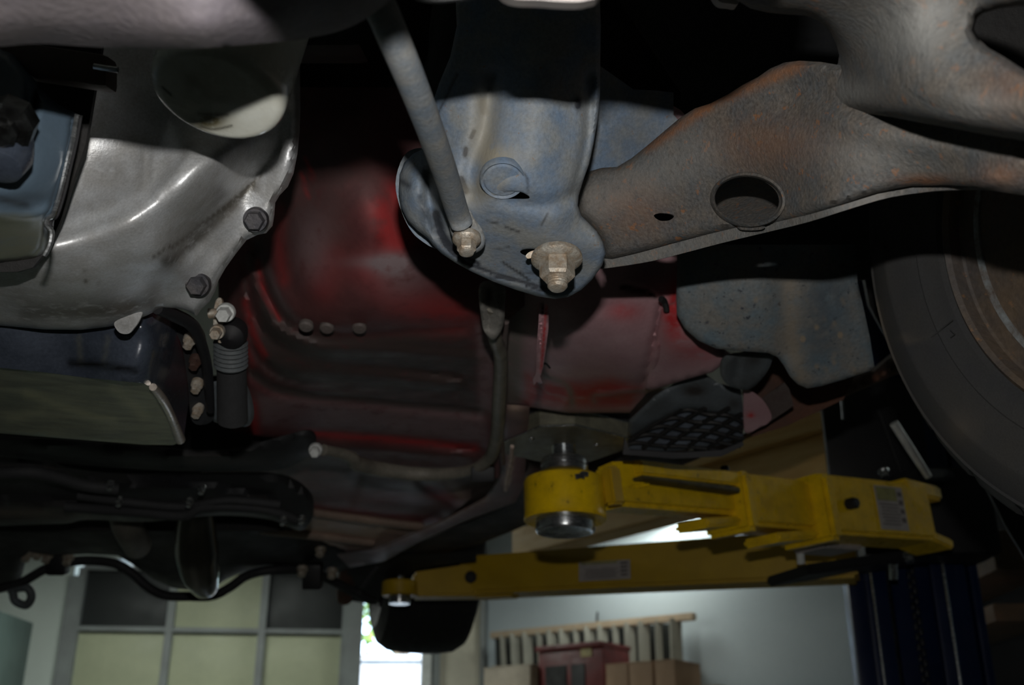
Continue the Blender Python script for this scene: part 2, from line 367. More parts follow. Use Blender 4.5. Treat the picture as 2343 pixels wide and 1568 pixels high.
struct(box('trim_2',[*(dx(812)-dn[:2]*.05),1.45],(.11,.06,2.9),m_galv,ax=[dd,dn,[0,0,1]]))
struct(box('trim_3',[*(dx(977)-dn[:2]*.03),1.45],(.07,.08,2.9),m_white,ax=[dd,dn,[0,0,1]]))
struct(box('trim_4',[*(dx(1000)-dn[:2]*.03),1.45],(.05,.05,2.9),m_galv,ax=[dd,dn,[0,0,1]]))
# side walls
pc=dx(1105); pr_=np.array([3.4,5.3])
struct(quadbox('wall_right_back',pc,pr_,0,ZC,.15,m_wall2))
struct(quadbox('wall_right',pr_,(3.4,-4),0,ZC,.15,m_wall2))
struct(quadbox('wall_left',(-5.6,-4),(-5.6,8.2),0,ZC,.15,m_wall))
struct(quadbox('wall_front',(3.6,-4),(-5.8,-4),0,ZC,.15,m_galv))
# outdoors, seen through the doorway
g=struct(box('ground_outside',(0,20,-.3),(40,23,.1),m_conc))
def bush(name,c,r,label,n=700):
    c=np.array(c); V=[];F=[]
    for k in range(n):
        p=c+RNG.normal(size=3)*np.array([r,.5*r,.6*r])*.6; a=nz(RNG.normal(size=3)); b=nz(np.cross(a,RNG.normal(size=3))); s=r*.07*(.6+RNG.random())
        i=len(V); V+=[p-a*s,p-b*s*.5,p+a*s,p+b*s*.5]; F.append((i,i+1,i+2,i+3))
    tr,tf=tube_vf([c+[0,0,-c[2]-.2],c],[.12*r,.08*r],8)
    t=thing(name,label,'tree',(c[0],c[1],-.25)); o=obj('foliage',V,F,m_leaf,t,smooth=False); o['kind']='stuff'
    obj('trunk',tr,tf,m_oak,t)
q=PY(865,1430,13.5); bush('leafy_tree',(q[0]+.0,16.5,4.55),1.35,'sunlit green tree outside the open doorway, left of it',1800)
q=PY(950,1380,17); bush('leafy_tree',(q[0]+1.3,18,5.0),1.0,'paler green tree farther outside the doorway, on its right',900)

ob=PY(890,1500,12); wh_=thing('outside_building','overexposed white wall of a building across the yard, seen low in the doorway','building',(ob[0],12.8,0))
box('outside_wall',(ob[0],12.8,ob[2]/2-.1),(5,1.5,ob[2]+.2),m_conc,wh_); box('roof_edge',(ob[0],12.79,ob[2]-.02),(5.2,1.54,.06),m_conc,wh_)
# ------------------------------------------------------------------ ceiling lamps
for k,(x,y) in enumerate(LAMPS):
    a=np.array([x-.6,y,3.22]); b=np.array([x+.6,y,3.22])
    if k==3: a=PH(1478,1232,1.70); b=a+(PH(1580,1207,1.70)-a)*1.25
    t=thing('fluorescent_lamp',['fluorescent ceiling lamp over the garage bay, near the door wall','fluorescent ceiling lamp beside the blue lift column','fluorescent ceiling lamp behind the camera','lit fluorescent ceiling lamp seen just above the far yellow arm'][k],'lamp',((a+b)/2))
    beam('housing',a+[0,0,.04],b+[0,0,.04],.16,.06,m_white,t,bev=.008)
    for s in (-.04,.04): tube('tube',[a+[0.02,s,-.01],b+[-.02,s,-.01]],.014,m_tube,t,segs=10,smp=1)

# ------------------------------------------------------------------ the car (one thing; everything below hangs from it)
LA=nz([-math.sin(math.radians(24.5)),math.cos(math.radians(24.5)),0]); RA=nz([math.cos(math.radians(24.5)),math.sin(math.radians(24.5)),0]); ZA=np.array([0,0,1.0])
car=thing('car','red car raised on the lift, its grimy underside seen from below the front bumper','car',(-.1,1.9,1.95))
def part(name,label=None,at=(0,0,0),parent=None):
    o=bpy.data.objects.new(name,None); o.empty_display_size=.05; COL.objects.link(o); pr=parent or car; o.parent=pr
    o.location=Vector(at)-loc_of(pr) if any(at) else (0,0,0)
    if label: o['label']=label
    return o

# near crossmember, top left, right in front of the lens
sheet('front_crossmember',[(-160,-260),(1000,-260),(940,-60),(870,10),(800,55),(700,82),(560,96),(400,106),(250,104),(100,94),(-160,72)],
  [(-160,-200,.40),(400,-200,.40),(1000,-200,.42),(-160,60,.44),(250,100,.446),(470,98,.420),(650,88,.455),(900,20,.46),(400,-20,.405),(100,-40,.40),(800,-60,.425)],
  M('dusty_mauve_steel',(.17,.15,.155),(.14,.125,.14),ns=26,rough=.6,bump=.35,bs=260,grain=.2),car,thick=.004,step=12,roll=(60,.012),label='blurred dusty grey-mauve crossmember')
# unseen blocker added above the frame, it shades the right half of that crossmember
sheet('flash_blocker',[(560,-760),(1500,-820),(1900,-760),(1500,-330),(1150,-330),(860,-205),(700,-195),(600,-220),(540,-270),(450,-400)],[(560,-700,.27),(1700,-700,.27),(1150,-330,.30),(740,-200,.30)],m_black2,car,thick=.004,step=30)
# unseen web added above the frame, edge shaped to shade the bracket top
sheet('bracket_shade_web',[(760,-330),(1800,-330),(1700,-40),(1560,-22),(1375,-44),(1260,-40),(1180,-26),(1090,-8),(1000,2),(950,-6),(925,-30),(890,-50),(840,-90)],[(760,-280,.43),(1700,-280,.43),(1000,0,.444),(1600,-10,.440)],
  m_black2,car,thick=.003,step=16,label='unseen dark web added to shade the bracket')
sheet('bumper_bracket',[(1125,-90),(1400,-90),(1375,-15),(1345,0),(1310,4),(1240,0),(1150,-12)],[(1130,-60,.44),(1400,-60,.44),(1300,10,.44)],m_label,car,thick=.01,step=10,label='blurred white tab at the top edge')
sheet('bumper_clip',[(1620,-60),(1700,-60),(1692,4),(1670,8),(1640,-2)],[(1620,-50,.62),(1700,-50,.62),(1680,10,.62)],m_label,car,thick=.01,step=10)

# big rusty transverse control-arm beam on the right
ra=part('subframe_arm','rusty brown-grey stamped steel arm with a flanged hole',P(1700,400,.7))
def armd(q): return base_arm(q)
base_arm=tps([(1325,450,.86),(1380,590,.87),(1350,390,.86),(1500,330,.82),(1600,545,.81),(1600,240,.78),(1800,140,.70),(1900,480,.655),(2100,300,.61),(2100,430,.63),(2343,350,.54),(2343,440,.55),(2343,120,.53),(1950,150,.64),(1750,430,.745),(2600,400,.5)])
hole=ell(1710,456,76,52,4,36)
hole2=sm([(1496,494),(1508,488),(1530,489),(1543,494),(1532,504),(1510,505)],4)
ARM_REL=[('b',1710,455,115,80,.006)]
ALL_REL=ARM_REL+[([(1345,480),(1600,400),(1900,330),(2300,390)],90,-.010)]
sheet('arm_plate',[(1323,452),(1332,420),(1348,392),(1378,384),(1412,382),(1445,362),(1480,334),(1520,300),(1558,268),(1590,248),(1625,237),(1665,216),(1700,194),(1735,176),(1762,157),(1795,143),(1830,139),(1880,142),(1925,150),(2000,180),(2200,230),(2460,280),(2460,458),(2343,444),(2290,436),(2240,424),(2170,421),(2090,424),(2010,440),(1930,466),(1850,490),(1760,512),(1700,517),(1620,535),(1540,556),(1460,578),(1400,592),(1384,590),(1381,565),(1365,530),(1340,502),(1326,490)],
  base_arm,m_rust,ra,thick=.004,step=11,holes=[hole,hole2],smooth=False,
  relief=ARM_REL+[([(1345,480),(1600,400),(1900,330),(2300,390)],90,-.010),([(1850,240),(2000,300),(2343,370)],30,-.006),('b',2260,410,60,30,-.012),('b',1840,225,70,50,.010)],
  paint=[([(1350,470),(1600,350)],60,.5),('b',2000,350,150,50,.5)],paint2=[([(1600,245),(1830,150)],14,.9),([(1480,340),(1620,245)],10,.9),('b',2120,412,60,9,1.1),('b',2290,400,50,30,.55),('b',1760,330,120,60,.45),('b',1450,480,80,60,.35)],roll=(16,.010))
hd=float(base_arm(np.array([(1710,456)]))[0])
# collar around the hole
col=[]
for rx,ry,dz in ((88,64,.004),(86,62,-.004),(80,56,-.007),(76,52,-.004),(75,51,.012)):
    e_=ell(1711,457,rx,ry,4,48); dv=base_arm(e_)+fld(e_,ALL_REL); col.append(np.array([P(x,y,d0+dz) for (x,y),d0 in zip(e_,dv)]))
V=np.concatenate(col);F=[]
for i in range(4):
    for k in range(48): a=i*48+k; b=i*48+(k+1)%48; F.append((a,b,b+48,a+48))
obj('hole_collar',V,F,m_rust,ra)
# far wall of the box section, seen through the hole
sheet('inner_plate',[(1590,350),(1830,330),(1832,492),(1700,526),(1600,538)],[(1590,350,1.02),(1830,330,1.0),(1710,470,.85),(1832,492,.775),(1600,538,.835),(1700,526,.805)],m_rust,ra,thick=.003,step=20,smooth=False)
# bottom pinch flange
fl=sm([(1375,604),(1400,600),(1470,586),(1560,564),(1650,541),(1740,520),(1850,494),(1950,464),(2040,440),(2140,429),(2240,430),(2290,436)],3,False)
fl0=fl-np.array([0,14]); lo=fl+np.array([0,12])+np.stack([np.zeros(len(fl)),np.interp(fl[:,0],[1375,1500,1850,2100,2290],[-1,5,2,-2,-12])],1)
sheet('lower_flange',np.concatenate([fl0,lo[::-1]]),lambda q: base_arm(q)+.013,m_rust,ra,thick=.004,step=6,smooth=False,paint=[([(1380,610),(2000,450)],40,.5)])
sheet('flange_lip',[(1690,516),(1720,520),(1750,518),(1740,526),(1700,526)],lambda q: base_arm(q)+.004,m_rust,ra,thick=.004,step=5)
# upper limb, nearer the lens
sheet('upper_limb',[(1545,-120),(1690,-8),(1722,12),(1765,22),(1812,26),(1850,28),(1880,40),(1904,62),(1920,92),(1927,120),(1924,140),(1905,158),(1860,180),(1790,200),(1770,230),(1800,250),(1860,258),(1920,254),(1985,254),(2050,263),(2120,276),(2200,290),(2280,305),(2480,335),(2480,230),(2343,160),(2300,132),(2262,110),(2238,88),(2228,66),(2235,42),(2258,22),(2300,10),(2343,4),(2480,-5),(2480,-120)],
  [(1560,-100,.56),(1720,0,.58),(1900,80,.605),(1775,230,.745),(1860,225,.700),(1860,190,.70),(1925,150,.655),(2000,150,.565),(2000,255,.60),(2200,290,.515),(2343,318,.475),(2200,0,.50),(2343,-100,.43),(2343,220,.455),(2150,150,.50)],
  m_rust,ra,thick=.006,step=12,smooth=False,relief=[([(1900,200),(2343,260)],60,-.012),('b',2000,100,60,120,.012)],paint=[('b',2080,60,120,90,1),('b',1960,205,60,30,.9),('b',2250,240,80,30,.8)],paint2=[('b',2300,200,60,60,.3)],roll=(26,.022))

# ---------------- blue-grey bracket in the middle
bk=part('mounting_bracket','blue-grey painted stamped bracket with scratches and a plugged hole',P(1200,450,.78))
bctrl=[(1000,240,.765),(1180,200,.745),(1370,180,.755),(1300,0,.72),(1050,0,.74),(990,400,.775),(1150,400,.745),(1330,400,.765),(920,440,.80),(940,360,.805),(990,540,.80),(1100,480,.765),(1280,500,.765),(1380,560,.80),(1290,680,.845),(1100,625,.825),(1200,580,.80),(1330,500,.785)]
bd=tps(bctrl)
slot=sm([(1142,452),(1148,443),(1165,438),(1190,438),(1206,445),(1212,452),(1205,455),(1178,455),(1150,455)],3)
gap=sm([(1190,577),(1196,571),(1212,569),(1232,570),(1250,572),(1250,590),(1220,588),(1200,584)],3)
sheet('bracket_plate',[(1040,-60),(1045,60),(1030,130),(1005,190),(990,235),(975,290),(970,340),(945,352),(925,372),(914,400),(912,440),(918,475),(933,505),(955,528),(978,545),(990,560),(1010,580),(1040,600),(1080,622),(1130,645),(1180,663),(1230,678),(1270,684),(1300,680),(1330,664),(1355,640),(1378,608),(1386,580),(1380,555),(1366,530),(1345,508),(1330,494),(1322,470),(1324,448),(1334,415),(1348,375),(1358,330),(1368,270),(1373,220),(1373,170),(1375,60),(1370,-60)],
  bd,m_blue,bk,thick=.003,step=5,holes=[slot,gap],smooth=False,roll=(9,.006),
  relief=[([(1125,180),(1110,300),(1085,370),(1080,440)],26,.010),([(1240,180),(1230,330)],70,-.010),([(1350,180),(1345,320),(1318,440)],14,.006),('b',1155,425,72,50,-.004),
   ([(975,480),(985,540),(1040,596),(1120,636),(1270,676)],10,-.004),([(982,400),(985,470),(1000,520)],14,.010),('b',945,430,26,60,-.010),('b',1300,560,100,35,-.005),([(1150,455),(1250,470),(1330,440)],20,.005),('b',1322,238,8,12,-.003)],
  paint=[([(998,490),(1012,540),(1040,575)],10,1.6),([(1060,600),(1150,632),(1250,660)],5,1.2),([(1105,235),(1108,255)],8,1.8),([(1085,300),(1078,315)],4,1.8),([(1066,340),(1064,355)],5,1.6),([(1055,410),(1066,438)],6,2.4),('b',1322,238,7,12,2),([(1000,265),(1045,170)],4,.8),([(1112,506),(1140,512)],2.5,.9),([(1158,520),(1188,531)],2.5,1.1),([(1130,572),(1165,565)],2,.8),([(1238,516),(1254,488)],2.5,.8),([(1092,560),(1108,551)],5,1.1),([(1070,590),(1096,603)],4,1.3),([(1120,632),(1176,640)],3,1.1),([(1190,622),(1236,628)],2.5,.8),([(1205,655),(1240,666)],3,1),([(1020,560),(1052,592)],4,1.2),([(1262,640),(1276,628)],2,.7),([(1040,540),(1060,600)],3,1.2),([(1150,600),(1210,640)],2.5,1.2),([(920,415),(935,425)],7,.8),([(960,450),(975,500)],6,.7),([(1150,395),(1125,375),(1095,410),(1100,440),(1135,452)],3,.7),([(1140,388),(1175,388),(1203,402),(1208,435)],3,.8)],
  paint2=[([(1110,230),(1110,330),(1130,400),(1080,450)],35,.75),('b',1150,360,50,30,.6),('b',1250,560,120,60,.3),('b',1000,400,20,60,.5)])
pl_=[]
cpl=P(1150,419,float(bd(np.array([(1156,424)]))[0])-.006); npl=nz(-FW*.62-UP*.6)
lathe('hole_plug',cpl,npl,[(.0158,-.008),(.0158,-.0035),(.0148,-.0020),(.0133,-.0034),(.0120,-.0022),(0,-.0014)],m_blue,bk)
sheet('rear_lobe',[(905,420),(930,350),(985,345),(1010,420),(1010,560),(960,548),(925,500)],[(905,420,.83),(985,345,.83),(1010,560,.83),(925,500,.83)],m_blue,bk,thick=.003,step=12)
# cavity behind the slots
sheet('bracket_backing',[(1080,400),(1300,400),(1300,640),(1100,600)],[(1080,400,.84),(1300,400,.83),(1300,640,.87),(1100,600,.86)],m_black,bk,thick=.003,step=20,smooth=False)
sheet('hole_shade_sheet',[(2120,-80),(2520,-80),(2520,290),(2150,230)],[(2120,-80,.80),(2520,-80,.80),(2520,290,.78),(2150,230,.80)],m_black,ra,thick=.003,step=14)  # black sheet added behind the upper limb's hole to stand for its shade
sheet('side_web',[(1372,150),(1450,205),(1500,207),(1541,212),(1541,262),(1560,285),(1440,380),(1400,395),(1345,400),(1350,330)],[(1372,150,.86),(1541,212,.885),(1440,380,.895),(1350,330,.87)],m_blue,bk,thick=.003,step=10,smooth=False,paint=[('b',1450,300,80,100,.35)],label='darker blue-grey web behind the bracket')
tubepx('rubber_grommet',[(1535,252,.93),(1550,262,.93),(1562,275,.93)],[.004,.0045,.004],m_red2,bk,segs=10)

# flange bolts on the bracket: axis points down, tipped towards the lens
AX=nz(-ZA*.985-np.array([0,1,0])*.12)
def flange_bolt(name,px,py,d,rf,rh,hh,rs,hs,mat,parent,gap=0,lab=None):
    c=P(px,py,d); e=part(name,lab,c,parent) if parent is car else part(name,lab,c,parent)
    parts=[lathe_vf(c,AX,[(rf*.96,-.002),(rf,.0),(rf,.0018),(rf*.93,.003),(rh*1.1,.0045)],40),
           hexprof(c+AX*.003,AX,rh,hh)]
    if hs: parts.append(lathe_vf(c+AX*(.002+hh),AX,[(rs,0),(rs,hs*.35),(rs*.94,hs*.4),(rs,hs*.5),(rs*.94,hs*.6),(rs*.96,hs*.75),(rs*.75,hs*.95),(rs*.5,hs),(0,hs)],28))
    COL.objects.unlink(e); bpy.data.objects.remove(e)
    return join(name,parts,mat,parent,lab,ang=30)
flange_bolt('flange_nut',1274,590,.775,.0183,.0125,.0150,.0074,.0095,m_bolt,bk,lab='large weathered zinc nut with washer and stud end')
# slotted washer tab behind the big nut
sheet('washer_tab',[(1203,585),(1215,575),(1240,572),(1245,600),(1232,603),(1222,590),(1208,592)],lambda q:0*q[:,0]+.775,m_bolt,bk,thick=.002,step=5)

# diagonal rod bolted to the bracket
rd=part('brace_rod','dusty tubular brace rod with flattened end',P(960,300,.7))
tubepx('rod_tube',[(832,-70,.475),(872,20,.490),(908,105,.515),(945,195,.555),(985,300,.615),(1020,400,.685),(1044,478,.738),(1056,512,.750)],[.0076,.0076,.0077,.0078,.0079,.0080,.0079,.0078],m_rod,rd,segs=24)
sheet('flattened_end',[(1028,470),(1072,480),(1085,500),(1100,520),(1110,545),(1104,568),(1080,580),(1050,572),(1036,545),(1028,515)],[(1028,470,.745),(1100,500,.752),(1104,568,.768),(1040,560,.768)],m_rod,rd,thick=.004,step=6,roll=(8,.003),relief=[('b',1055,520,20,8,.005)])
flange_bolt('flange_bolt',1068,545,.757,.0100,.0066,.0085,.0052,.003,m_bolt,rd,lab='small zinc flange bolt')

# ---------------- bell housing
bh=part('bell_housing','bright cast aluminium bell housing',P(330,500,.78))
bhctrl=[(200,340,.768),(340,340,.772),(500,330,.78),(580,330,.81),(670,300,.835),(0,100,.70),(300,120,.76),(650,150,.85),(0,620,.765),(120,565,.745),(0,745,.89),(200,750,.885),(330,715,.88),(120,505,.760),(230,465,.757),(330,420,.760),(300,510,.745),(420,440,.753),(500,380,.765),(200,660,.80),(60,690,.82),(380,600,.80),(450,560,.84),(560,470,.85),(590,500,.855),(640,420,.85),(455,650,.875),(440,715,.90),(380,680,.885),(540,400,.815)]
bhd=tps(bhctrl)
sheet('housing_shell',[(-120,60),(660,60),(683,150),(684,245),(682,300),(677,350),(668,395),(655,425),(636,445),(626,462),(624,490),(620,515),(605,532),(585,536),(560,548),(535,580),(512,612),(496,640),(488,665),(475,690),(455,708),(446,722),(430,712),(400,705),(362,706),(330,722),(290,738),(240,748),(180,755),(100,754),(0,745),(-120,725)],
  bhd,m_alu,bh,thick=.006,step=8,smooth=False,roll=(10,.012),
  relief=[([(115,520),(200,485),(290,452),(335,415),(345,360)],20,-.0035),([(130,560),(250,525),(350,470),(420,415),(470,365),(520,340)],30,-.008),
   ([(420,560),(470,500),(560,420),(640,330)],34,.009),([(330,350),(332,420)],7,-.002),([(440,345),(400,400),(360,440)],12,-.003),([(600,380),(530,460),(440,560),(370,650)],22,.005),
   ([(445,700),(510,600),(590,520),(650,410),(675,260)],26,-.006),('b',585,503,34,34,.002),('b',453,651,34,34,.002),([(340,345),(335,420)],6,.002)],
  paint=[([(380,600),(470,530),(580,430)],16,.9),([(60,720),(250,715),(340,690)],22,.5),([(350,590),(520,470),(600,400)],4,.8),('b',220,700,200,40,.55),('b',60,640,120,60,.3),('b',550,350,60,20,.3)],
  paint2=[('b',196,643,6,5,1),('b',226,648,5,4,1),('b',195,620,4,4,.8),([(400,560),(500,450)],22,.5),('b',260,390,60,40,.35)])
def hexbolt(px,py,d,r,parent,mat=m_steelbolt,ax=None,h=.008,fl=1.25,name='hex_bolt',label=None):
    c=P(px,py,d); ax=nz(ax if ax is not None else -FW-UP*.25+RI*.05)
    return join(name,[lathe_vf(c-ax*.004,ax,[(r*fl,0),(r*fl,.005),(r*fl*.92,.0065)],32),hexprof(c+ax*.002,ax,r,h)],mat,parent,label,ang=30)
for (x,y) in ((585,503),(453,651)):
    hexbolt(x,y,float(bhd(np.array([(x,y)]))[0])-.006,.0078,bh)
sheet('dust_cover_tab',[(262,738),(290,724),(324,714),(318,735),(306,752),(295,763),(280,764),(268,756)],[(262,738,.87),(324,714,.87),(290,764,.875)],m_alu,bh,thick=.002,step=5,paint=[('b',290,745,30,20,.5)])

# ---------------- oil filter
cf=P(493,226,.615); vh=nz(cf-CAM); mn=-UP*math.cos(math.radians(20))-RI*math.sin(math.radians(20)); mn=nz(mn-vh*(mn@vh)); nf=-vh*.62+mn*.785
of=part('oil_filter','glossy white oil filter with brown oil stains',cf)
V,F=lathe_vf(cf,nf,[(.0385,-.09),(.0385,-.012),(.0380,-.006),(.0362,-.0025),(.033,-.0008),(.026,0),(.012,.0008),(.0001,.001)],72)
# stain fields measured from the disc centre
rel=V-cf; pxx=CX+FPX*((V-CAM)@RI)/((V-CAM)@FW); pyy=CY-FPX*((V-CAM)@UP)/((V-CAM)@FW); q2=np.stack([pxx,pyy],1)
# finer rings on the cap for the stains
prof=[(.0385,-.09),(.0385,-.012),(.0380,-.006),(.0362,-.0025),(.033,-.0008)]+[(r,-.0008+.0018*(1-r/.033)) for r in np.linspace(.031,.0004,22)]
V,F=lathe_vf(cf,nf,prof,96); pxx=CX+FPX*((V-CAM)@RI)/((V-CAM)@FW); pyy=CY-FPX*((V-CAM)@UP)/((V-CAM)@FW); q2=np.stack([pxx,pyy],1)
obj('filter_can',V,F,m_filter,of,attrs={'m':fld(q2,[('b',478,276,42,22,1.2),('b',440,190,35,30,.5),('b',480,230,60,20,.35)]),'n':fld(q2,[('b',478,277,7,5,1.2),([(372,200),(392,218)],3,.9),([(455,260),(480,262),(520,262)],3,.8),([(460,290),(490,296),(530,288)],3,.8)])})

# ---------------- blue-grey gearbox pan at the left edge
gp=part('gearbox_cover','glossy blue-grey cover with a drain plug',P(60,400,.6))
sheet('cover_body',[(-150,60),(20,120),(78,190),(110,225),(150,250),(172,258),(168,310),(155,370),(138,430),(125,470),(112,500),(108,540),(98,570),(75,590),(40,598),(0,600),(-150,600)],
  [(-150,80,.60),(170,258,.66),(120,470,.655),(0,300,.60),(0,480,.62),(0,600,.70),(100,580,.70),(-150,500,.61),(60,350,.61)],m_gear,gp,thick=.008,step=8,smooth=False,roll=(14,.014),
  relief=[([(-60,485),(50,500),(120,480)],14,-.006),([(78,190),(70,260),(40,330)],12,.012),('b',0,380,60,40,.008)],
  paint=[([(0,455),(60,470)],8,.7),([(-40,330),(20,300),(60,250),(80,200)],16,1),('b',60,450,50,10,.4)],paint2=[('p',[(-150,490),(60,492),(100,500),(112,600),(-150,610)],10,.9)])  # paint2: olive reflection coloured onto the lower cover
fe=sm([(170,262),(160,320),(146,380),(132,440),(116,490),(104,500),(100,515),(112,530),(108,560),(95,585)],3,False)
tubepx('cover_rim',[(x+6,y,.648) for x,y in fe],.0016,m_steel,gp,segs=8,smp=1)
tubepx('cover_rim',[(x+15,y+2,.655) for x,y in fe[:-8]],.0012,m_dark,gp,segs=8,smp=1)
lathe('drain_plug',P(14,292,.575),nz(-FW-UP*.7+RI*.1),[(.014,-.012),(.014,0),(.012,.003),(.008,.004),(.008,.009),(.006,.011),(0,.011)],M('dark_glossy_plug',(.05,.055,.055),(.02,.02,.02),ns=90,rough=.12,metal=.8,bump=.3,bs=120),gp,segs=8,ang=20)
lathe('rubber_boot',P(8,352,.585),nz(-FW*.7-UP),[(.008,-.02),(.013,-.012),(.015,0),(.012,.010),(.007,.012),(0,.012)],m_pan,gp)
box('side_block',P(118,150,.66),(.075,.02,.02),M('brown_grimy_block',(.07,.045,.035),ns=20),gp,ax=[RI-UP*.15,FW,UP],bev=.004)
tubepx('metal_clip',[(215,152,.64),(245,157,.64),(270,160,.64)],.0018,m_steel,gp,segs=8)
sheet('cover_shade_sheet',[(60,60),(240,60),(196,330),(165,420),(140,500),(110,570),(75,612),(40,622),(-60,624),(-60,590),(60,560),(120,440),(140,300),(60,180)],[(165,60,.68),(240,60,.68),(150,480,.71),(0,600,.715)],m_black,gp,thick=.004,step=14,smooth=False)  # black sheet added for the shade and gap beside the cover

# ---------------- engine oil pan
op=part('oil_pan','glossy black oil pan with an olive floor reflection coloured into its underside',P(200,880,.98))
sheet('pan_side',[(-120,690),(360,690),(400,715),(425,750),(440,800),(430,900),(420,960),(414,1008),(400,985),(350,890),(330,878),(200,865),(100,852),(0,842),(-120,836)],
  [(-120,700,.93),(300,700,.93),(380,720,.96),(425,800,1.08),(425,950,1.20),(0,780,.92),(300,790,.925),(-120,838,.955),(200,862,.955),(350,888,.965),(412,1006,1.15),(370,800,.95)],m_pan,op,thick=.01,step=9,smooth=False,
  paint2=[([(160,830),(230,836),(310,848)],8,1)],paint=[([(180,770),(185,830)],6,.35),([(248,770),(238,830)],5,.35),([(-50,850),(200,850)],3,.0)],relief=[('b',325,745,25,22,-.008),([(400,720),(440,830)],14,.02)])
sheet('pan_floor',[(-120,836),(0,842),(100,852),(200,865),(330,878),(352,888),(380,930),(400,975),(416,1010),(395,1019),(330,1018),(200,1008),(100,1000),(0,992),(-120,984)],
  [(-120,838,.953),(200,862,.953),(350,888,.963),(412,1010,1.15),(0,992,1.15),(-120,984,1.15),(200,1008,1.15)],m_panbot,op,thick=.006,step=10,smooth=False,paint=[([(60,900),(200,950),(260,960)],10,.7),([(260,890),(330,950)],12,.5),([(20,960),(100,940)],8,.4)])
tubepx('pan_edge',[(350,886,.958),(372,915,1.0),(392,955,1.07),(412,1006,1.14)],[.0035,.0045,.0045,.0055],M('pale_highlight_metal',(.62,.56,.50),(.5,.44,.38),ns=60,rough=.25,metal=.6,bump=.1),op,segs=10,label='pale strip drawn as the highlight along the pan edge')  # pale tube added to draw the corner highlight
tubepx('pan_flange',[(360,706,.90),(400,722,.93),(440,745,.96),(462,790,1.0),(475,850,1.04),(482,940,1.08)],[.005,.006,.006,.005,.005,.004],m_dark,op,segs=10)

# bolt strip right of the pan
bs=part('pan_bracket',None,P(445,830,1.06))
sheet('bracket_strip',[(385,722),(440,735),(465,765),(470,820),(478,880),(485,960),(440,965),(430,880),(415,790)],[(385,722,.99),(465,765,1.04),(485,960,1.12),(415,790,1.02)],m_black2,bs,thick=.006,step=10)
for (x,y,d,m) in ((434,778,1.0,m_bolt),(447,826,1.03,m_sill),(451,880,1.06,m_bolt),(452,937,1.09,m_bolt)):
    hexbolt(x,y,d,.0048,bs,mat=m,ax=-FW-UP*.9,h=.008)

# gear shift linkage with rubber boot
sh=part('shift_linkage',None,P(525,830,1.06))
tubepx('link_rod',[(528,775,1.05),(530,850,1.07),(532,960,1.10)],[.014,.0145,.0155],m_rubber,sh,segs=20)
V,F=[],[]
pth=[P(528,780+k*5,1.045+k*.001) for k in range(13)]
tube('bellows',pth,[.0165 if k%2 else .0142 for k in range(13)],m_plastic,sh,segs=20,smp=1,ang=20)
lathe('ball_joint',P(532,762,1.03),nz(-FW-UP*.5),[(.004,-.014),(.0125,-.009),(.0145,0),(.0125,.009),(.008,.013),(0,.0145)],m_dark,sh)
tubepx('ball_stud',[(478,718,1.0),(500,716,1.0),(520,722,1.0)],[.005,.004,.006],m_bolt,sh,segs=12,smp=1)
hexbolt(516,716,1.0,.007,sh,mat=m_white,h=.012); hexbolt(497,760,1.01,.0055,sh,mat=m_bolt,h=.010)
sheet('link_fork',[(493,690),(508,688),(510,760),(512,780),(498,782),(488,740)],[(493,690,1.01),(510,760,1.02),(498,782,1.02)],m_bolt,sh,thick=.005,step=6)
sheet('link_mount',[(484,880),(505,870),(545,860),(560,885),(572,920),(575,955),(560,978),(530,968),(490,966),(482,930)],[(484,880,1.10),(560,885,1.10),(575,955,1.14),(490,966,1.14)],m_plastic,sh,thick=.012,step=9,roll=(10,.006))

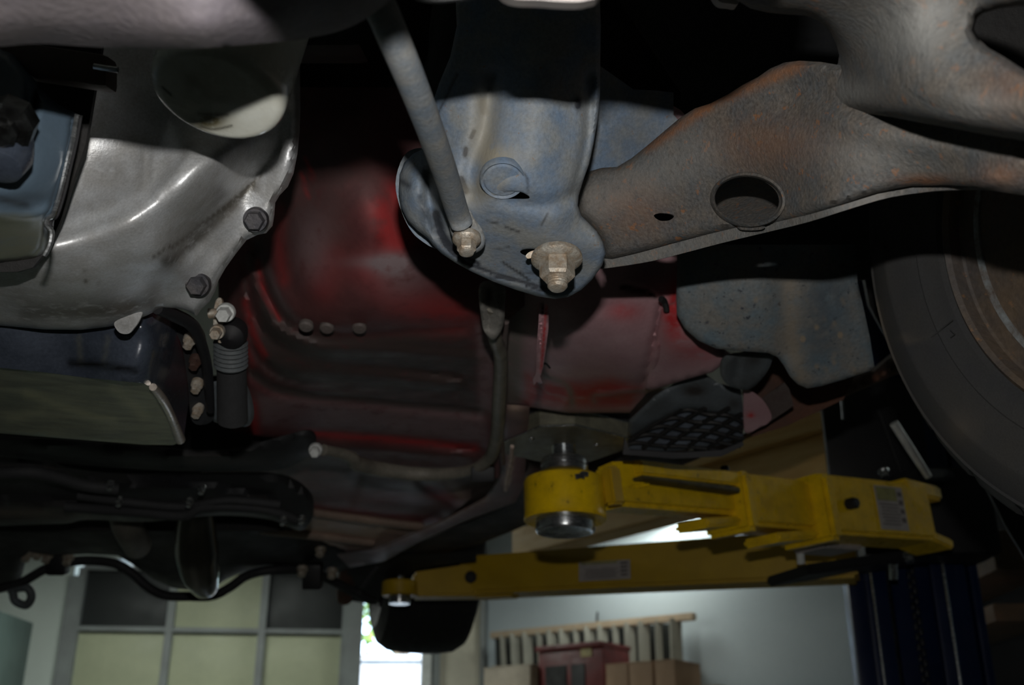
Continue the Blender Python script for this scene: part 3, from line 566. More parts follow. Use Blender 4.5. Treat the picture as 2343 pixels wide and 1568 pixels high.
# ---------------- red body shell
hf=lambda y:.53/(math.sin(PITCH)-(y-CY)/FPX*math.cos(PITCH))
rb=part('body_floor','dusty dark red body floor and firewall',P(900,700,1.3))
fwc=[(560,250,1.10),(800,250,1.08),(1150,250,1.10),(640,450,1.12),(900,450,1.08),(1100,500,1.12),(760,600,1.11),(900,640,1.11),(1050,640,1.14),(700,700,1.16),(560,700,1.27),(600,860,1.38),(760,765,1.20),(1060,750,1.22),(760,850,1.34),(1090,850,1.36),(800,920,1.46),(1100,950,1.50),(560,960,1.50),(700,1000,1.60),(1100,1060,1.68),(1160,700,1.2),(1160,900,1.42),(900,1060,1.7),(500,450,1.35),(500,700,1.36)]
sheet('firewall',[(500,200),(1200,200),(1200,700),(1165,730),(1158,850),(1150,1000),(1142,1095),(1110,1100),(1060,1075),(900,1078),(820,1060),(760,1035),(700,1010),(600,1000),(540,990),(500,960)],fwc,m_red,rb,thick=.004,step=9,smooth=False,
  relief=[([(585,560),(600,640),(640,720),(700,757),(780,768),(1060,752)],15,.015),([(570,580),(585,660),(625,740),(680,778),(760,800),(900,806),(1092,822)],12,-.013),([(560,600),(575,700),(620,778),(690,812),(760,826),(900,840),(1050,862)],10,.012),
    ([(555,640),(572,750),(612,815),(680,848),(760,857),(1050,880)],11,-.012),([(560,700),(578,800),(620,850),(690,876),(760,882),(1050,905)],10,.012),([(575,850),(620,885),(700,903),(800,912),(1100,942)],14,.022),
    ([(640,560),(655,640),(700,710)],26,.008),([(870,560),(860,740)],16,.004),('b',690,420,60,150,.012),('b',850,500,60,160,-.012),([(700,985),(900,1000),(1100,1030)],12,.014),([(760,1020),(1080,1045)],11,-.012)],
  paint=[([(915,440),(930,520),(905,560),(870,480)],32,.75),([(850,620),(900,680),(1040,720)],40,.5),([(640,480),(640,560),(650,640)],16,.45),([(560,690),(575,760),(605,815)],7,1.0),([(590,600),(610,680),(640,730)],5,.6),([(700,990),(850,1000),(1090,1022)],8,.8),([(575,930),(580,985)],14,.7),([(700,360),(716,410)],4,.6),([(690,400),(705,450)],4,.5),([(765,590),(740,660)],40,.25),([(560,780),(580,840)],6,.5)],
  paint2=[([(570,580),(585,660),(625,740),(680,778),(760,800),(900,806),(1092,822)],5,.8),([(560,640),(572,750),(612,815),(680,848),(760,857),(1050,880)],5,1.0),([(575,850),(620,885),(700,903),(800,912),(1100,942)],8,1.8),('p',[(560,240),(820,240),(850,420),(780,440),(640,600),(600,560)],70,.6),('p',[(600,690),(700,757),(780,772),(1060,760),(1092,800),(1090,925),(760,895),(640,870),(590,800)],12,1.1),('p',[(690,1010),(1100,1040),(1100,1090),(690,1060)],14,.5),('b',770,560,30,120,.4),([(590,560),(610,640),(660,720)],14,.8)],
  paint3=[('b',900,605,50,24,1.1),('b',860,600,70,14,.5),('b',715,560,45,80,.45),('b',910,650,70,50,.45),('p',[(590,905),(1110,948),(1112,1010),(600,975)],12,.55),('p',[(1090,740),(1125,760),(1130,940),(1100,940)],8,.6),([(560,700),(578,800),(620,855),(690,880),(760,886),(1050,909)],3,.35),([(615,620),(650,700),(700,752)],7,.35)])
for (x,y,d) in ((748,752,1.18),(822,752,1.18),(700,748,1.17)):
    lathe('body_plug',P(x,y,d),nz(-FW-UP),[(.008,-.004),(.008,0),(.006,.002),(0,.0025)],m_rail,rb,segs=20)
# floor pan farther back
sheet('floor_pan',[(460,985),(700,1000),(900,1050),(1170,1040),(1175,1090),(1090,1130),(1005,1200),(860,1262),(790,1275),(700,1255),(560,1225),(460,1200)],lambda q: .53/(math.sin(PITCH)-(q[:,1]-CY)/FPX*math.cos(PITCH)),m_floorpan,rb,thick=.004,step=7,smooth=False,
  relief=[([(820,1090),(800,1150)],12,.012),([(960,1100),(1000,1130),(1050,1160)],12,.015),([(730,1145),(880,1165),(1000,1185)],9,-.012),([(700,1165),(850,1190),(1000,1200)],8,.012),([(570,1205),(700,1215),(830,1235)],7,.012),([(760,1180),(740,1215),(700,1235)],7,-.012),([(880,1205),(850,1240)],7,-.012)],
  paint=[([(720,1160),(850,1175),(1010,1195)],8,1),([(980,1120),(1060,1155)],10,.8),('b',1020,1120,30,20,.6),('b',900,1140,90,15,.3)],
  paint2=[('p',[(560,1190),(700,1165),(870,1190),(1000,1205),(860,1260),(700,1250),(560,1220)],8,1),([(1010,1080),(1060,1140)],14,.5),('b',760,1220,60,12,.8)])
for pts in ([(700,1172,hf(1170)),(850,1192,hf(1190)),(960,1206,hf(1204))],[(520,1205,hf(1205)),(700,1224,hf(1222)),(850,1243,hf(1240))]):
    tubepx('floor_rib',[(x,y,d-.01) for x,y,d in pts],.018,M('grimy_beige_rib',(.45,.33,.26),(.3,.22,.18),ns=14,rough=.6) if 'm_rib' not in globals() else m_rib,rb,segs=10,squash=.5)
sheet('outer_floor',[(1130,930),(1600,880),(1640,960),(1560,1050),(1400,1110),(1100,1235),(920,1272),(880,1262),(1000,1190),(1130,1100)],lambda q: .60/(math.sin(PITCH)-(q[:,1]-CY)/FPX*math.cos(PITCH)),m_floorpan,rb,thick=.004,step=16,smooth=False)
# long rail running to the rear jack point
sheet('frame_rail',[(1146,925),(1212,930),(1210,960),(1205,1000),(1200,1110),(1180,1150),(1060,1195),(960,1240),(880,1285),(800,1300),(770,1270),(862,1255),(1000,1198),(1110,1140),(1145,1090),(1150,900)],
  lambda q: np.maximum(.50/(math.sin(PITCH)-(q[:,1]-CY)/FPX*math.cos(PITCH))+.02,1.20),m_floorpan,rb,thick=.012,step=9,smooth=False,roll=(12,.01),paint=[('b',1180,1080,20,60,.3),([(860,1262),(1100,1160)],14,.25)],paint2=[([(1175,740),(1175,850),(1178,930)],18,.7),([(1172,1030),(1166,1080),(1158,1110)],5,1.6),([(860,1250),(1000,1196),(1110,1140)],8,.5)])  # narrow beige stroke paints the rim light along the rail
# wheelhouse / frame horn panels
sheet('wheelhouse_panel',[(1150,560),(1560,560),(1556,650),(1552,700),(1575,760),(1620,800),(1670,820),(1620,850),(1560,870),(1480,900),(1440,945),(1300,945),(1200,930),(1160,925),(1150,850),(1152,700)],
  [(1170,560,1.14),(1560,560,1.20),(1560,700,1.22),(1210,930,1.54),(1440,945,1.52),(1480,890,1.40),(1640,820,1.31),(1230,700,1.2),(1350,740,1.19),(1250,850,1.35),(1450,860,1.32),(1480,720,1.21)],m_red2,rb,thick=.004,step=8,smooth=False,
  relief=[([(1512,700),(1500,760),(1485,830),(1470,890)],6,.014),([(1525,690),(1505,800),(1490,880)],12,-.008),([(1420,655),(1480,668),(1520,690)],5,.012),([(1290,930),(1300,890),(1250,860)],8,-.008),('b',1400,700,30,18,.004),([(1370,905),(1480,890)],6,-.01)],
  paint=[('b',1428,712,38,22,.6),('p',[(1200,850),(1240,870),(1330,880),(1400,868),(1470,890),(1440,930),(1200,925)],16,1.05),('b',1550,700,22,60,1.3),('b',1560,790,50,40,.6),([(1240,700),(1235,860)],6,.8)],
  paint2=[([(1175,700),(1172,800),(1170,920)],26,1.3),([(1250,860),(1300,885),(1310,930)],7,1),([(1360,920),(1365,905),(1480,893)],6,.8),([(1420,655),(1500,680)],5,.7)])
sheet('seam_flange',[(1234,694),(1246,688),(1256,700),(1255,750),(1249,800),(1243,840),(1236,862),(1241,878),(1234,880),(1228,874),(1222,882),(1219,870),(1226,855),(1227,800),(1232,740)],[(1240,690,.97),(1250,780,1.02),(1230,870,1.13),(1225,800,1.04)],m_red2,rb,thick=.004,step=5,smooth=False,paint=[([(1250,700),(1238,850)],3,1.2)],relief=[([(1243,692),(1232,850)],2,.006)])
tubepx('body_seam_gap',[(1512,684,1.17),(1520,690,1.175),(1524,702,1.178),(1525,712,1.18)],.0035,m_black,rb,segs=8)
tubepx('wire_hook',[(1238,838,1.2),(1248,832,1.2),(1258,842,1.21)],.0012,m_dark,rb,segs=6)
sheet('wheelhouse_skirt',[(1550,640),(1580,640),(1600,760),(1680,815),(1630,852),(1560,872),(1490,893),(1478,888),(1495,800),(1515,705),(1545,690)],[(1550,640,1.19),(1600,760,1.22),(1680,815,1.27),(1490,893,1.36),(1515,705,1.19)],m_red2,rb,thick=.003,step=9,smooth=False,paint=[('b',1545,720,30,60,1.3),('b',1600,800,50,30,.5)],relief=[('b',1560,790,40,30,-.006)],roll=(8,.006))
tubepx('rail_rim_light',[(1172,1022,1.66),(1169,1055,1.72),(1160,1095,1.80),(1157,1122,1.86)],.0032,M('beige_rim_light',(.75,.60,.5),(.5,.38,.32),ns=80),rb,segs=8)  # pale tube added to draw the rail's rim light
# brake line, rail seam
tubepx('brake_line',[(1128,700,1.06),(1132,770,1.13),(1146,820,1.22),(1142,920,1.36),(1136,1000,1.49),(1118,1050,1.58),(1070,1078,1.63),(980,1086,1.67),(880,1076,1.65),(820,1062,1.60),(800,1045,1.57),(740,1030,1.52)],[.0075,.0075,.008,.009,.009,.009,.009,.011,.012,.012,.009,.008],M('grey_olive_hose',(.24,.22,.18),(.15,.14,.115),ns=20,rough=.5),car,segs=12)
sheet('line_guard',[(1098,650),(1152,652),(1155,700),(1153,740),(1142,765),(1128,778),(1112,765),(1102,735)],[(1098,650,1.03),(1152,652,1.03),(1128,778,1.08)],M('pale_grey_guard',(.22,.21,.19),(.15,.145,.13),ns=30,rough=.6),car,thick=.006,step=6,relief=[([(1140,700),(1145,740)],6,-.006),([(1120,660),(1118,750)],8,.008)],roll=(6,.004))
tubepx('fuel_line',[(1156,735,1.14),(1151,800,1.2),(1152,900,1.36),(1146,990,1.5),(1150,1060,1.6)],.0045,m_rail,car,segs=10)
hexbolt(722,1030,1.5,.0075,car,mat=m_white,h=.012,name='pipe_bolt')
box('hose_clip',P(1105,1083,1.62),(.035,.03,.022),m_dark,car,ax=[RI,FW,UP],bev=.003)

# ---------------- blue-grey splash flap, duct, brackets
sheet('splash_flap',[(1552,560),(1960,560),(1962,645),(1975,700),(1990,770),(2001,840),(1990,850),(1940,866),(1880,884),(1848,889),(1828,880),(1810,862),(1795,835),(1782,818),(1760,808),(1700,804),(1640,798),(1600,780),(1568,752),(1550,720),(1549,670)],
  [(1552,570,1.12),(1960,570,1.12),(1960,800,1.16),(1560,720,1.14),(1750,700,1.12),(1850,880,1.18),(1700,800,1.15)],m_flap,car,thick=.005,step=9,smooth=False,roll=(7,.003),relief=[([(1790,600),(1800,800)],30,.006)],
  paint=[('b',1880,750,60,90,.7),('b',1900,670,50,40,.5)],paint2=[([(1805,650),(1810,760),(1830,860)],22,.7),([(1820,660),(1990,840)],2,.3)]+[('b',x,y,3.5,4,2.5) for x,y in ((1836,775),(1866,747),(1912,743),(1924,768),(1872,838),(1908,834),(1952,845),(1930,690),(1730,682),(1890,843),(1906,816))],label='speckled blue-grey splash flap in front of the tyre')
du=part('air_duct','dusty black plastic duct with a curved grille',P(1560,950,1.5))
sheet('duct_shell',[(1440,962),(1500,905),(1560,868),(1610,853),(1640,875),(1695,892),(1702,957),(1640,947),(1590,937),(1555,940),(1500,967),(1445,1002),(1436,990)],[(1455,935,1.42),(1600,850,1.36),(1695,890,1.38),(1700,955,1.44),(1440,1000,1.50)],m_plastic,du,thick=.006,step=7,smooth=False,roll=(8,.006),paint=[('b',1590,895,30,14,1.2),('b',1680,925,14,14,.8)],relief=[('b',1560,920,40,20,-.006)])
gd=tps([(1445,1000,1.505),(1555,938,1.45),(1702,955,1.445),(1700,1000,1.50),(1440,1030,1.54)])
sheet('duct_back',[(1440,1004),(1500,966),(1555,938),(1640,945),(1702,955),(1700,1000),(1640,1022),(1540,1032),(1438,1032)],gd,M('blue_grey_duct_inside',(.20,.235,.29),(.12,.14,.17),ns=30,rough=.5),du,thick=.004,step=14,smooth=False)
def gbar(pts,r=.0030):
    p=sm(pts,5,False); p=p[(p[:,0]<1704)&(p[:,0]>1434)&(p[:,1]<1034)]
    if len(p)<3: return
    dz=gd(p)-.012; tube('grille_bar',[P(x,y,z) for (x,y),z in zip(p,dz)],r,m_black,du,segs=8,smp=1)
for k in range(7): gbar([(1400+50*k,1046),(1440+50*k,1010),(1490+52*k,975),(1560+54*k,934)])
for k in range(5): gbar([(1545-32*k,945+19*k),(1575-30*k,937+19*k),(1620-28*k,948+18*k),(1665-24*k,950+18*k),(1712-14*k,972+15*k),(1750-10*k,985+14*k)])
sheet('duct_rim',[(1430,1002),(1440,1030),(1560,1036),(1652,1030),(1700,1010),(1702,1020),(1650,1045),(1540,1050),(1425,1040)],lambda q:0*q[:,0]+1.49,m_dark,du,thick=.01,step=10,smooth=False)
br=part('fender_bracket',None,P(1760,900,1.4))
sheet('plastic_tab',[(1665,812),(1762,806),(1765,830),(1748,862),(1722,888),(1700,892),(1665,880),(1650,850)],[(1665,812,1.22),(1765,830,1.24),(1700,892,1.30)],m_plastic,br,thick=.006,step=8,roll=(8,.006),relief=[([(1690,820),(1680,870)],8,.008)],paint=[('b',1725,825,18,10,.8)])
sheet('pink_tab',[(1703,895),(1715,893),(1745,915),(1765,950),(1758,968),(1735,980),(1708,992),(1702,960)],[(1703,895,1.36),(1765,950,1.40),(1708,992,1.44)],m_red2,br,thick=.004,step=7,paint=[('b',1718,950,8,5,1.3)])
sheet('grey_tab',[(1740,915),(1795,876),(1806,890),(1816,928),(1800,940),(1762,965)],[(1740,915,1.38),(1795,876,1.34),(1816,928,1.38)],m_rail,br,thick=.004,step=7,smooth=False)
sheet('dark_pocket',[(1700,800),(1830,820),(1960,850),(1930,915),(1800,975),(1720,1000),(1700,900)],[(1700,800,1.46),(1830,820,1.44),(1740,930,1.48),(1930,900,1.44)],m_sill,br,thick=.004,step=14,smooth=False)
# sill with rusty edge
sheet('sill_panel',[(2130,790),(2150,840),(2050,858),(1890,928),(1700,1008),(1560,1066),(1380,1130),(1100,1245),(940,1285),(860,1290),(880,1268),(1000,1225),(1180,1150),(1215,1060),(1360,1075),(1440,1035),(1560,1040),(1700,1000),(1800,935),(1880,900),(2000,850),(2060,800)],
  lambda q: .56/(math.sin(PITCH)-(q[:,1]-CY)/FPX*math.cos(PITCH)),m_sill,car,thick=.02,step=10,smooth=False,relief=[([(1830,930),(2050,838)],8,.02)],paint=[('p',[(860,1270),(1180,1130),(1360,1060),(1560,1020),(1640,1030),(1100,1260)],20,1),([(1840,900),(2040,830)],8,.6)],roll=(8,.01),label='rust-brown sill edge')

# ---------------- front wheel
Cw=np.array([.480,.743,1.882]); a_,t_=math.radians(24.5),math.radians(9.6)
AXW=np.array([math.cos(a_)*math.cos(t_),math.sin(a_)*math.cos(t_),math.sin(t_)])
wh=part('front_wheel',None,Cw)
tp=[(.172,.010),(.174,-.004),(.180,-.010),(.190,-.012),(.199,-.0162),(.2005,-.0156),(.216,-.0195),(.232,-.020),(.234,-.0206),(.237,-.020),(.250,-.016),(.262,-.009),(.2645,-.0095),(.267,-.006),(.275,.003),(.282,.012),(.2860,.024),(.2870,.05),(.2875,.09),(.287,.12),(.283,.138),(.26,.152),(.22,.156),(.172,.140)]
V,F=lathe_vf(Cw,AXW,tp,240); F=[f for f in F if len(f)==4]
for k in range(240): F.append((23*240+k,23*240+(k+1)%240,(k+1)%240,k))
# shoulder cuts
for i in (14,15,16,17,18,19):
    for k in range(0,240,8):
        rr=V[i*240+k]-Cw; ax_=AXW*(rr@AXW); rad=rr-ax_; V[i*240+k]=Cw+ax_+rad*(1-.022)
qx=CX+FPX*((V-CAM)@RI)/((V-CAM)@FW); qy=CY-FPX*((V-CAM)@UP)/((V-CAM)@FW); q2=np.stack([qx,qy],1)
obj('tyre',V,F,m_tire,wh,'dusty black front tyre, inner sidewall showing',ang=30,attrs={'m':fld(q2,[('b',2053,651,5,5,2),('b',2085,775,20,9,.9),([(2000,700),(2060,900),(2200,1130),(2343,1240)],14,.7),('b',2200,980,40,40,.35)])})
lathe('rim',Cw,AXW,[(.176,.006),(.1765,-.006),(.172,-.0105),(.168,-.007),(.166,.004),(.160,.010),(.150,.016),(.1485,.010),(.1465,.008),(.144,.014),(.136,.050),(.130,.085),(.12,.09),(.05,.088),(0,.088)],m_rim,wh,segs=120,ang=30,label='rusty steel wheel rim')
tubs=[]
a=np.linspace(math.radians(0),math.radians(360),120)
u,v=frame(AXW); V=np.array([Cw+AXW*.006+.1475*(np.cos(t)*u+np.sin(t)*v) for t in a[:-1]]); 
lathe('rim_bead',Cw,AXW,[(.152,.013),(.150,.004),(.1445,.004),(.143,.013)],M('flaked_pale_paint',(.26,.29,.30),(.12,.09,.07),ns=60,rough=.6,amt=.3),wh,segs=120)
# raised marks on the sidewall
def onside(px,py,h=.0):       # point of the inner sidewall plane under a pixel
    v=FW+(px-CX)/FPX*RI-(py-CY)/FPX*UP; c=Cw-AXW*(.021+h); t=((c-CAM)@AXW)/(v@AXW); return CAM+v*t
for pts in ([(2030,705),(2066,738),(2062,775)],[(2060,795),(2090,795),(2100,810)],[(2110,790),(2180,732)],[(2130,855),(2150,895)],[(2175,755),(2185,765),(2175,772)]):
    tube('sidewall_mark',[onside(x,y,-.004) for x,y in pts],.0006,m_tire,wh,segs=6,smp=1)
u,v=frame(AXW); cc=onside(2210,1005,-.006)
for r in (): lathe('sidewall_ring',cc,-AXW,[(r-.0008,0),(r-.0004,.001),(r+.0004,.001),(r+.0008,0)],m_tire,wh,segs=48)

# rear wheel
Cr=P(975,1270,3.1); rw=part('rear_wheel',None,Cr)
tr=[(.16,-.05),(.17,-.075),(.22,-.088),(.262,-.078),(.280,-.06),(.286,-.03),(.287,0),(.286,.03),(.280,.06),(.262,.078),(.22,.088),(.17,.075),(.16,.05)]
CR=P(968,1345,3.3); CR=np.array([CR[0],CR[1],0]); bz=P(968,1497,3.3-.06)[2]; CR[2]=bz+.31
lathe('tyre',CR,nz([math.cos(math.radians(14)),math.sin(math.radians(14)),0]),[(r*1.08,t*1.6) for r,t in tr],m_tire2,rw,segs=96,label='black rear tyre hanging below the far arm',closed=True)
lathe('rim',CR,nz([math.cos(math.radians(14)),math.sin(math.radians(14)),0]),[(.165,-.08),(.160,-.05),(.14,.0),(.05,-.01),(0,-.01)],m_dark,rw,segs=48)

# ---------------- dark engine bay shell and fillers
sheet('engine_bay_blackout',[(-400,-500),(2900,-500),(2900,700),(2343,700),(2150,640),(1950,640),(1550,650),(1300,640),(1160,700),(1000,600),(560,600),(400,700),(-400,700)],[(-400,-400,1.0),(2900,-400,1.1),(1000,500,1.35),(1600,620,1.35),(2800,650,1.35),(-400,650,1.35),(1000,-400,1.0)],m_black,car,thick=.02,step=40,smooth=False)  # black sheet added to block room light and stand for the bay's shade
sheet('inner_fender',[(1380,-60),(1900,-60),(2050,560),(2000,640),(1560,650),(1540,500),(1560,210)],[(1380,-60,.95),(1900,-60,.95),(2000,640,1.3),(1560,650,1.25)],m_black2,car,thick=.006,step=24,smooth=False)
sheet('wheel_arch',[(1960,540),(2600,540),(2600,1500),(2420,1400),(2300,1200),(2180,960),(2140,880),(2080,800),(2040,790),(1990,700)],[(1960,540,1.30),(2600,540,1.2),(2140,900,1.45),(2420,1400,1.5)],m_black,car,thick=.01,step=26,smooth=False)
tubepx('steering_link',[(1080,-60,.95),(1060,60,.98),(1050,150,1.0),(1000,260,1.03)],.03,m_black2,car,segs=18)
lathe('hub_boot',P(1150,90,.98),nz(-FW-UP*.3),[(.05,-.05),(.048,-.02),(.04,0),(.02,.01),(0,.012)],m_black2,car)
box('engine_mount',P(700,60,.9),(.10,.06,.05),m_black2,car,ax=[RI,FW,UP],bev=.008)
tubepx('fuel_pipe',[(560,60,.9),(640,95,.92),(700,85,.93),(745,80,.93)],.006,m_rubber,car,segs=10)

# ---------------- dark underside behind the oil pan
sheet('tunnel_backing',[(380,860),(600,860),(640,1060),(380,1060)],[(380,860,1.62),(600,860,1.62),(640,1060,1.7)],m_black,car,thick=.006,step=24,smooth=False)
sheet('tunnel_backing',[(-300,880),(650,980),(650,1215),(-300,1215)],[(-300,880,2.05),(650,980,2.05),(650,1215,2.1),(-300,1215,2.1)],m_black,car,thick=.006,step=40,smooth=False)
us=part('rear_subframe','dark oily crossmember and brackets behind the oil pan',P(300,1100,1.7))
def bar(name,pts,r,mat=m_black2,parent=us,sq=.6,**k): return tubepx(name,pts,r,mat,parent,squash=sq,**k)
sheet('crossmember',[(-150,985),(0,998),(150,1008),(330,1022),(420,1030),(520,1030),(640,1000),(700,985),(720,1000),(715,1030),(700,1050),(640,1075),(560,1078),(450,1080),(330,1075),(200,1066),(0,1045),(-150,1030)],[(-150,990,1.45),(420,1030,1.5),(700,990,1.5),(700,1050,1.6),(-150,1030,1.55)],m_black2,us,thick=.012,step=12,roll=(14,.02),relief=[([(0,1020),(400,1050),(650,1040)],14,-.015)],paint=[('b',480,1055,100,12,.3)])
sheet('engine_cradle',[(-150,1045),(80,1045),(140,1070),(260,1085),(420,1085),(620,1085),(700,1120),(715,1170),(690,1215),(620,1190),(520,1180),(430,1185),(330,1195),(200,1190),(120,1200),(-150,1190)],[(-150,1050,1.62),(420,1085,1.65),(700,1120,1.75),(690,1200,1.85),(-150,1190,1.85)],m_black2,us,thick=.012,step=14,roll=(14,.03),relief=[([(-50,1090),(130,1085),(250,1110),(420,1120)],12,-.03),([(0,1150),(250,1165),(450,1170),(620,1150)],10,-.03),([(300,1110),(450,1100),(600,1130)],10,.03)],paint=[([(-100,1172),(200,1180)],12,1),([(0,1080),(120,1085)],8,.7),([(420,1160),(600,1150)],8,.5)])
for (pts,r) in (([(-60,1088,1.58),(60,1080,1.58),(130,1092,1.6),(200,1112,1.62),(270,1120,1.64)],.009),([(150,1160,1.7),(320,1172,1.7),(420,1180,1.7),(470,1160,1.7),(600,1165,1.72),(680,1190,1.75)],.008),([(180,1135,1.68),(300,1150,1.68),(420,1160,1.7),(520,1145,1.7),(640,1155,1.72)],.007)):
    bar('hose',pts,r,m_rubber,sq=1)
for (x,y,d) in ((254,1110,1.62),(462,1118,1.62),(274,1146,1.66),(434,1148,1.66),(690,1188,1.72),(648,1190,1.72)):
    hexbolt(x,y,d,.0048,us,mat=m_steel,h=.008,ax=-FW-UP)
sheet('rear_axle_housing',[(-150,1180),(60,1195),(250,1185),(520,1180),(620,1190),(720,1215),(800,1250),(800,1300),(740,1325),(700,1312),(620,1302),(560,1308),(520,1325),(490,1345),(440,1352),(395,1346),(350,1325),(300,1290),(270,1272),(200,1268),(120,1272),(60,1262),(45,1320),(30,1345),(-150,1350)],[(-150,1200,2.2),(500,1200,2.2),(800,1260,2.5),(450,1350,2.6),(-150,1340,2.6),(200,1270,2.4)],m_black,us,thick=.012,step=14,smooth=False,roll=(14,.03))
tail=part('exhaust_system',None,P(380,1230,2.0))
tubepx('exhaust_pipe',[(278,1150,2.0),(290,1200,2.02),(315,1250,2.1)],[.026,.028,.026],M('dull_pipe_metal',(.20,.19,.16),(.14,.13,.11),ns=14,rough=.45,metal=.4),tail,segs=20)
tubepx('muffler',[(448,1150,1.95),(447,1200,2.0),(450,1260,2.05),(458,1310,2.1),(470,1345,2.15)],[.030,.036,.040,.036,.024],M('smooth_dark_metal',(.10,.09,.075),ns=8,rough=.12,rough2=.2,metal=.9,bump=0),tail,segs=28)
ab=[(-20,1350,2.5),(45,1335,2.5),(110,1300,2.5),(180,1284,2.5),(255,1288,2.5),(300,1310,2.5),(340,1345,2.5),(380,1363,2.5),(430,1365,2.5),(485,1364,2.5),(525,1345,2.5),(565,1318,2.5),(620,1305,2.5),(700,1305,2.55),(760,1330,2.6),(850,1375,2.7)]
tubepx('anti_roll_bar',ab,.011,m_black2,car,segs=12)
for (x,y) in ((62,1269),(88,1264),(108,1272),(156,1277),(692,1303),(760,1308),(733,1258)):
    hexbolt(x,y,2.45,.010,us,mat=m_bolt,h=.015,ax=-FW-UP)
box('bar_bushing',P(133,1285,2.5),(.045,.04,.06),m_dark,us,ax=[RI,FW,UP],bev=.008)
box('bar_bushing',P(715,1318,2.5),(.045,.04,.06),m_dark,us,ax=[RI,FW,UP],bev=.008)
tubepx('coiled_hose',[(20,1350,2.5),(60,1345,2.5),(72,1365,2.5),(60,1385,2.5),(35,1375,2.5),(30,1350,2.5)],.010,m_plastic,us,segs=10)
sheet('rear_hanger',[(790,1262),(870,1265),(960,1270),(1090,1262),(1090,1285),(960,1300),(880,1345),(862,1385),(800,1375),(785,1345),(798,1300)],[(790,1262,2.62),(1090,1262,2.6),(800,1375,2.8),(960,1300,2.7)],m_black,car,thick=.01,step=10,smooth=False)
tubepx('rear_damper',[(800,1270,2.7),(792,1330,2.75),(788,1370,2.8)],[.02,.024,.02],m_sill,car,segs=14)
tubepx('wheel_brace',[(865,1295,2.6),(845,1320,2.6),(828,1345,2.6)],.006,m_rubber,car,segs=8)

# ------------------------------------------------------------------ the lift
lift=thing('two_post_lift','blue two-post car lift column with yellow swing arms and steel pads','car lift',(1.0,2.9,0))
def lpart(name,label,at):
    o=bpy.data.objects.new(name,None); o.empty_display_size=.05; COL.objects.link(o); o.parent=lift; o.location=Vector(at)-loc_of(lift)
    if label: o['label']=label
    return o
c1=P(1292,1118,1.66); CYL=c1.copy()
def zat(py,rad=.0): # height of a point on the near surface of the vertical cylinder
    Yd=CYL[1]-rad; v=FW-(py-CY)/FPX*UP; return 1.45+(v[2]/v[1])*Yd
na=lpart('near_swing_arm','yellow telescopic swing arm nearest the camera',CYL)
def vl(name,prof,mat,label=None,segs=64): # prof: (radius,py)
    p=[(r,zat(y,r)) for r,y in prof]; return lathe(name,(CYL[0],CYL[1],0),(0,0,1),p,mat,na,segs=segs,label=label,ang=35)
R=195/2/FPX*1.60
vl('arm_ring',[(R*.62,1158),(R*.97,1166),(R,1163),(R*.985,1150),(R,1080),(R*.97,1074),(R*.6,1066)],m_yel,'thick yellow ring holding the screw')
vl('ring_lip',[(R*.70,1172),(R*.98,1170),(R*1.0,1167),(R*.98,1163)],m_yel)
vl('lower_sleeve',[(.0445,1150),(.0450,1196),(.0445,1199),(.0435,1200),(.0435,1203),(.0425,1204),(.0400,1204),(.036,1200),(.030,1199),(0,1199)],m_steel,'shiny turned steel sleeve')
vl('screw_collar',[(.0360,1072),(.0362,1056),(.034,1055),(.034,1053),(.0362,1052),(.0362,1042),(.0345,1040),(.0345,1037),(.0325,1036),(.0255,1034)],m_steel)
th=[]
for k in range(9): y=1034-k*5; th+=[(.0185,y),(.0168,y-2.5)]
vl('lift_screw',[(.0187,1040)]+th+[(.0187,985)],m_steel)
# pad: octagonal steel plate with a rubber block above
pz=zat(1010,0.0)
def octo(r,z0,z1,rot,ch=.004,name='x',mat=None,sx=1,dy=0):
    V=[];F=[]
    prof=[(r-ch,z0),(r,z0+ch),(r,z1-ch*.5),(r-ch*.5,z1)]
    for rr,z in prof:
        for k in range(8):
            a=math.radians(rot+45*k+22.5+ (8 if k%2 else -8)); V.append((CYL[0]+rr*math.cos(a)*sx,CYL[1]+dy+rr*math.sin(a),z))
    for i in range(3):
        for k in range(8): F.append((i*8+k,i*8+(k+1)%8,(i+1)*8+(k+1)%8,(i+1)*8+k))
    F.append(tuple(range(8))[::-1]); F.append(tuple(24+k for k in range(8)))
    return obj(name,V,F,mat,na,ang=25)
pz=1.45+CYL[1]*math.tan(PITCH-math.atan((1022-CY)/FPX))
octo(.104,pz,pz+.028,-8,name='pad_plate',mat=m_pad)
ev=[(CYL[0]+.103*math.cos(math.radians(-8+45*k+22.5+(8 if k%2 else -8))),CYL[1]+.103*math.sin(math.radians(-8+45*k+22.5+(8 if k%2 else -8))),z_) for z_ in (pz+.001,pz+.026) for k in range(8)]
for b_ in (0,8):
    for k in (4,5,6): tube('worn_edge',[ev[b_+k],ev[b_+(k+1)%8]],.0014,m_steel,na,segs=6,smp=1)
octo(.107,pz+.028,pz+.050,-8,name='rubber_block',mat=m_rubber,ch=.006)
for (x,y) in ((1217,1003),(1365,1018)):
    v=FW+(x-CX)/FPX*RI-(y-CY)/FPX*UP; p_=CAM+v*((pz-1.45)/v[2]); lathe('pad_rivet',p_,(0,0,-1),[(.0045,0),(.0042,.0015),(.002,.003),(0,.0032)],m_steel,na,segs=20)
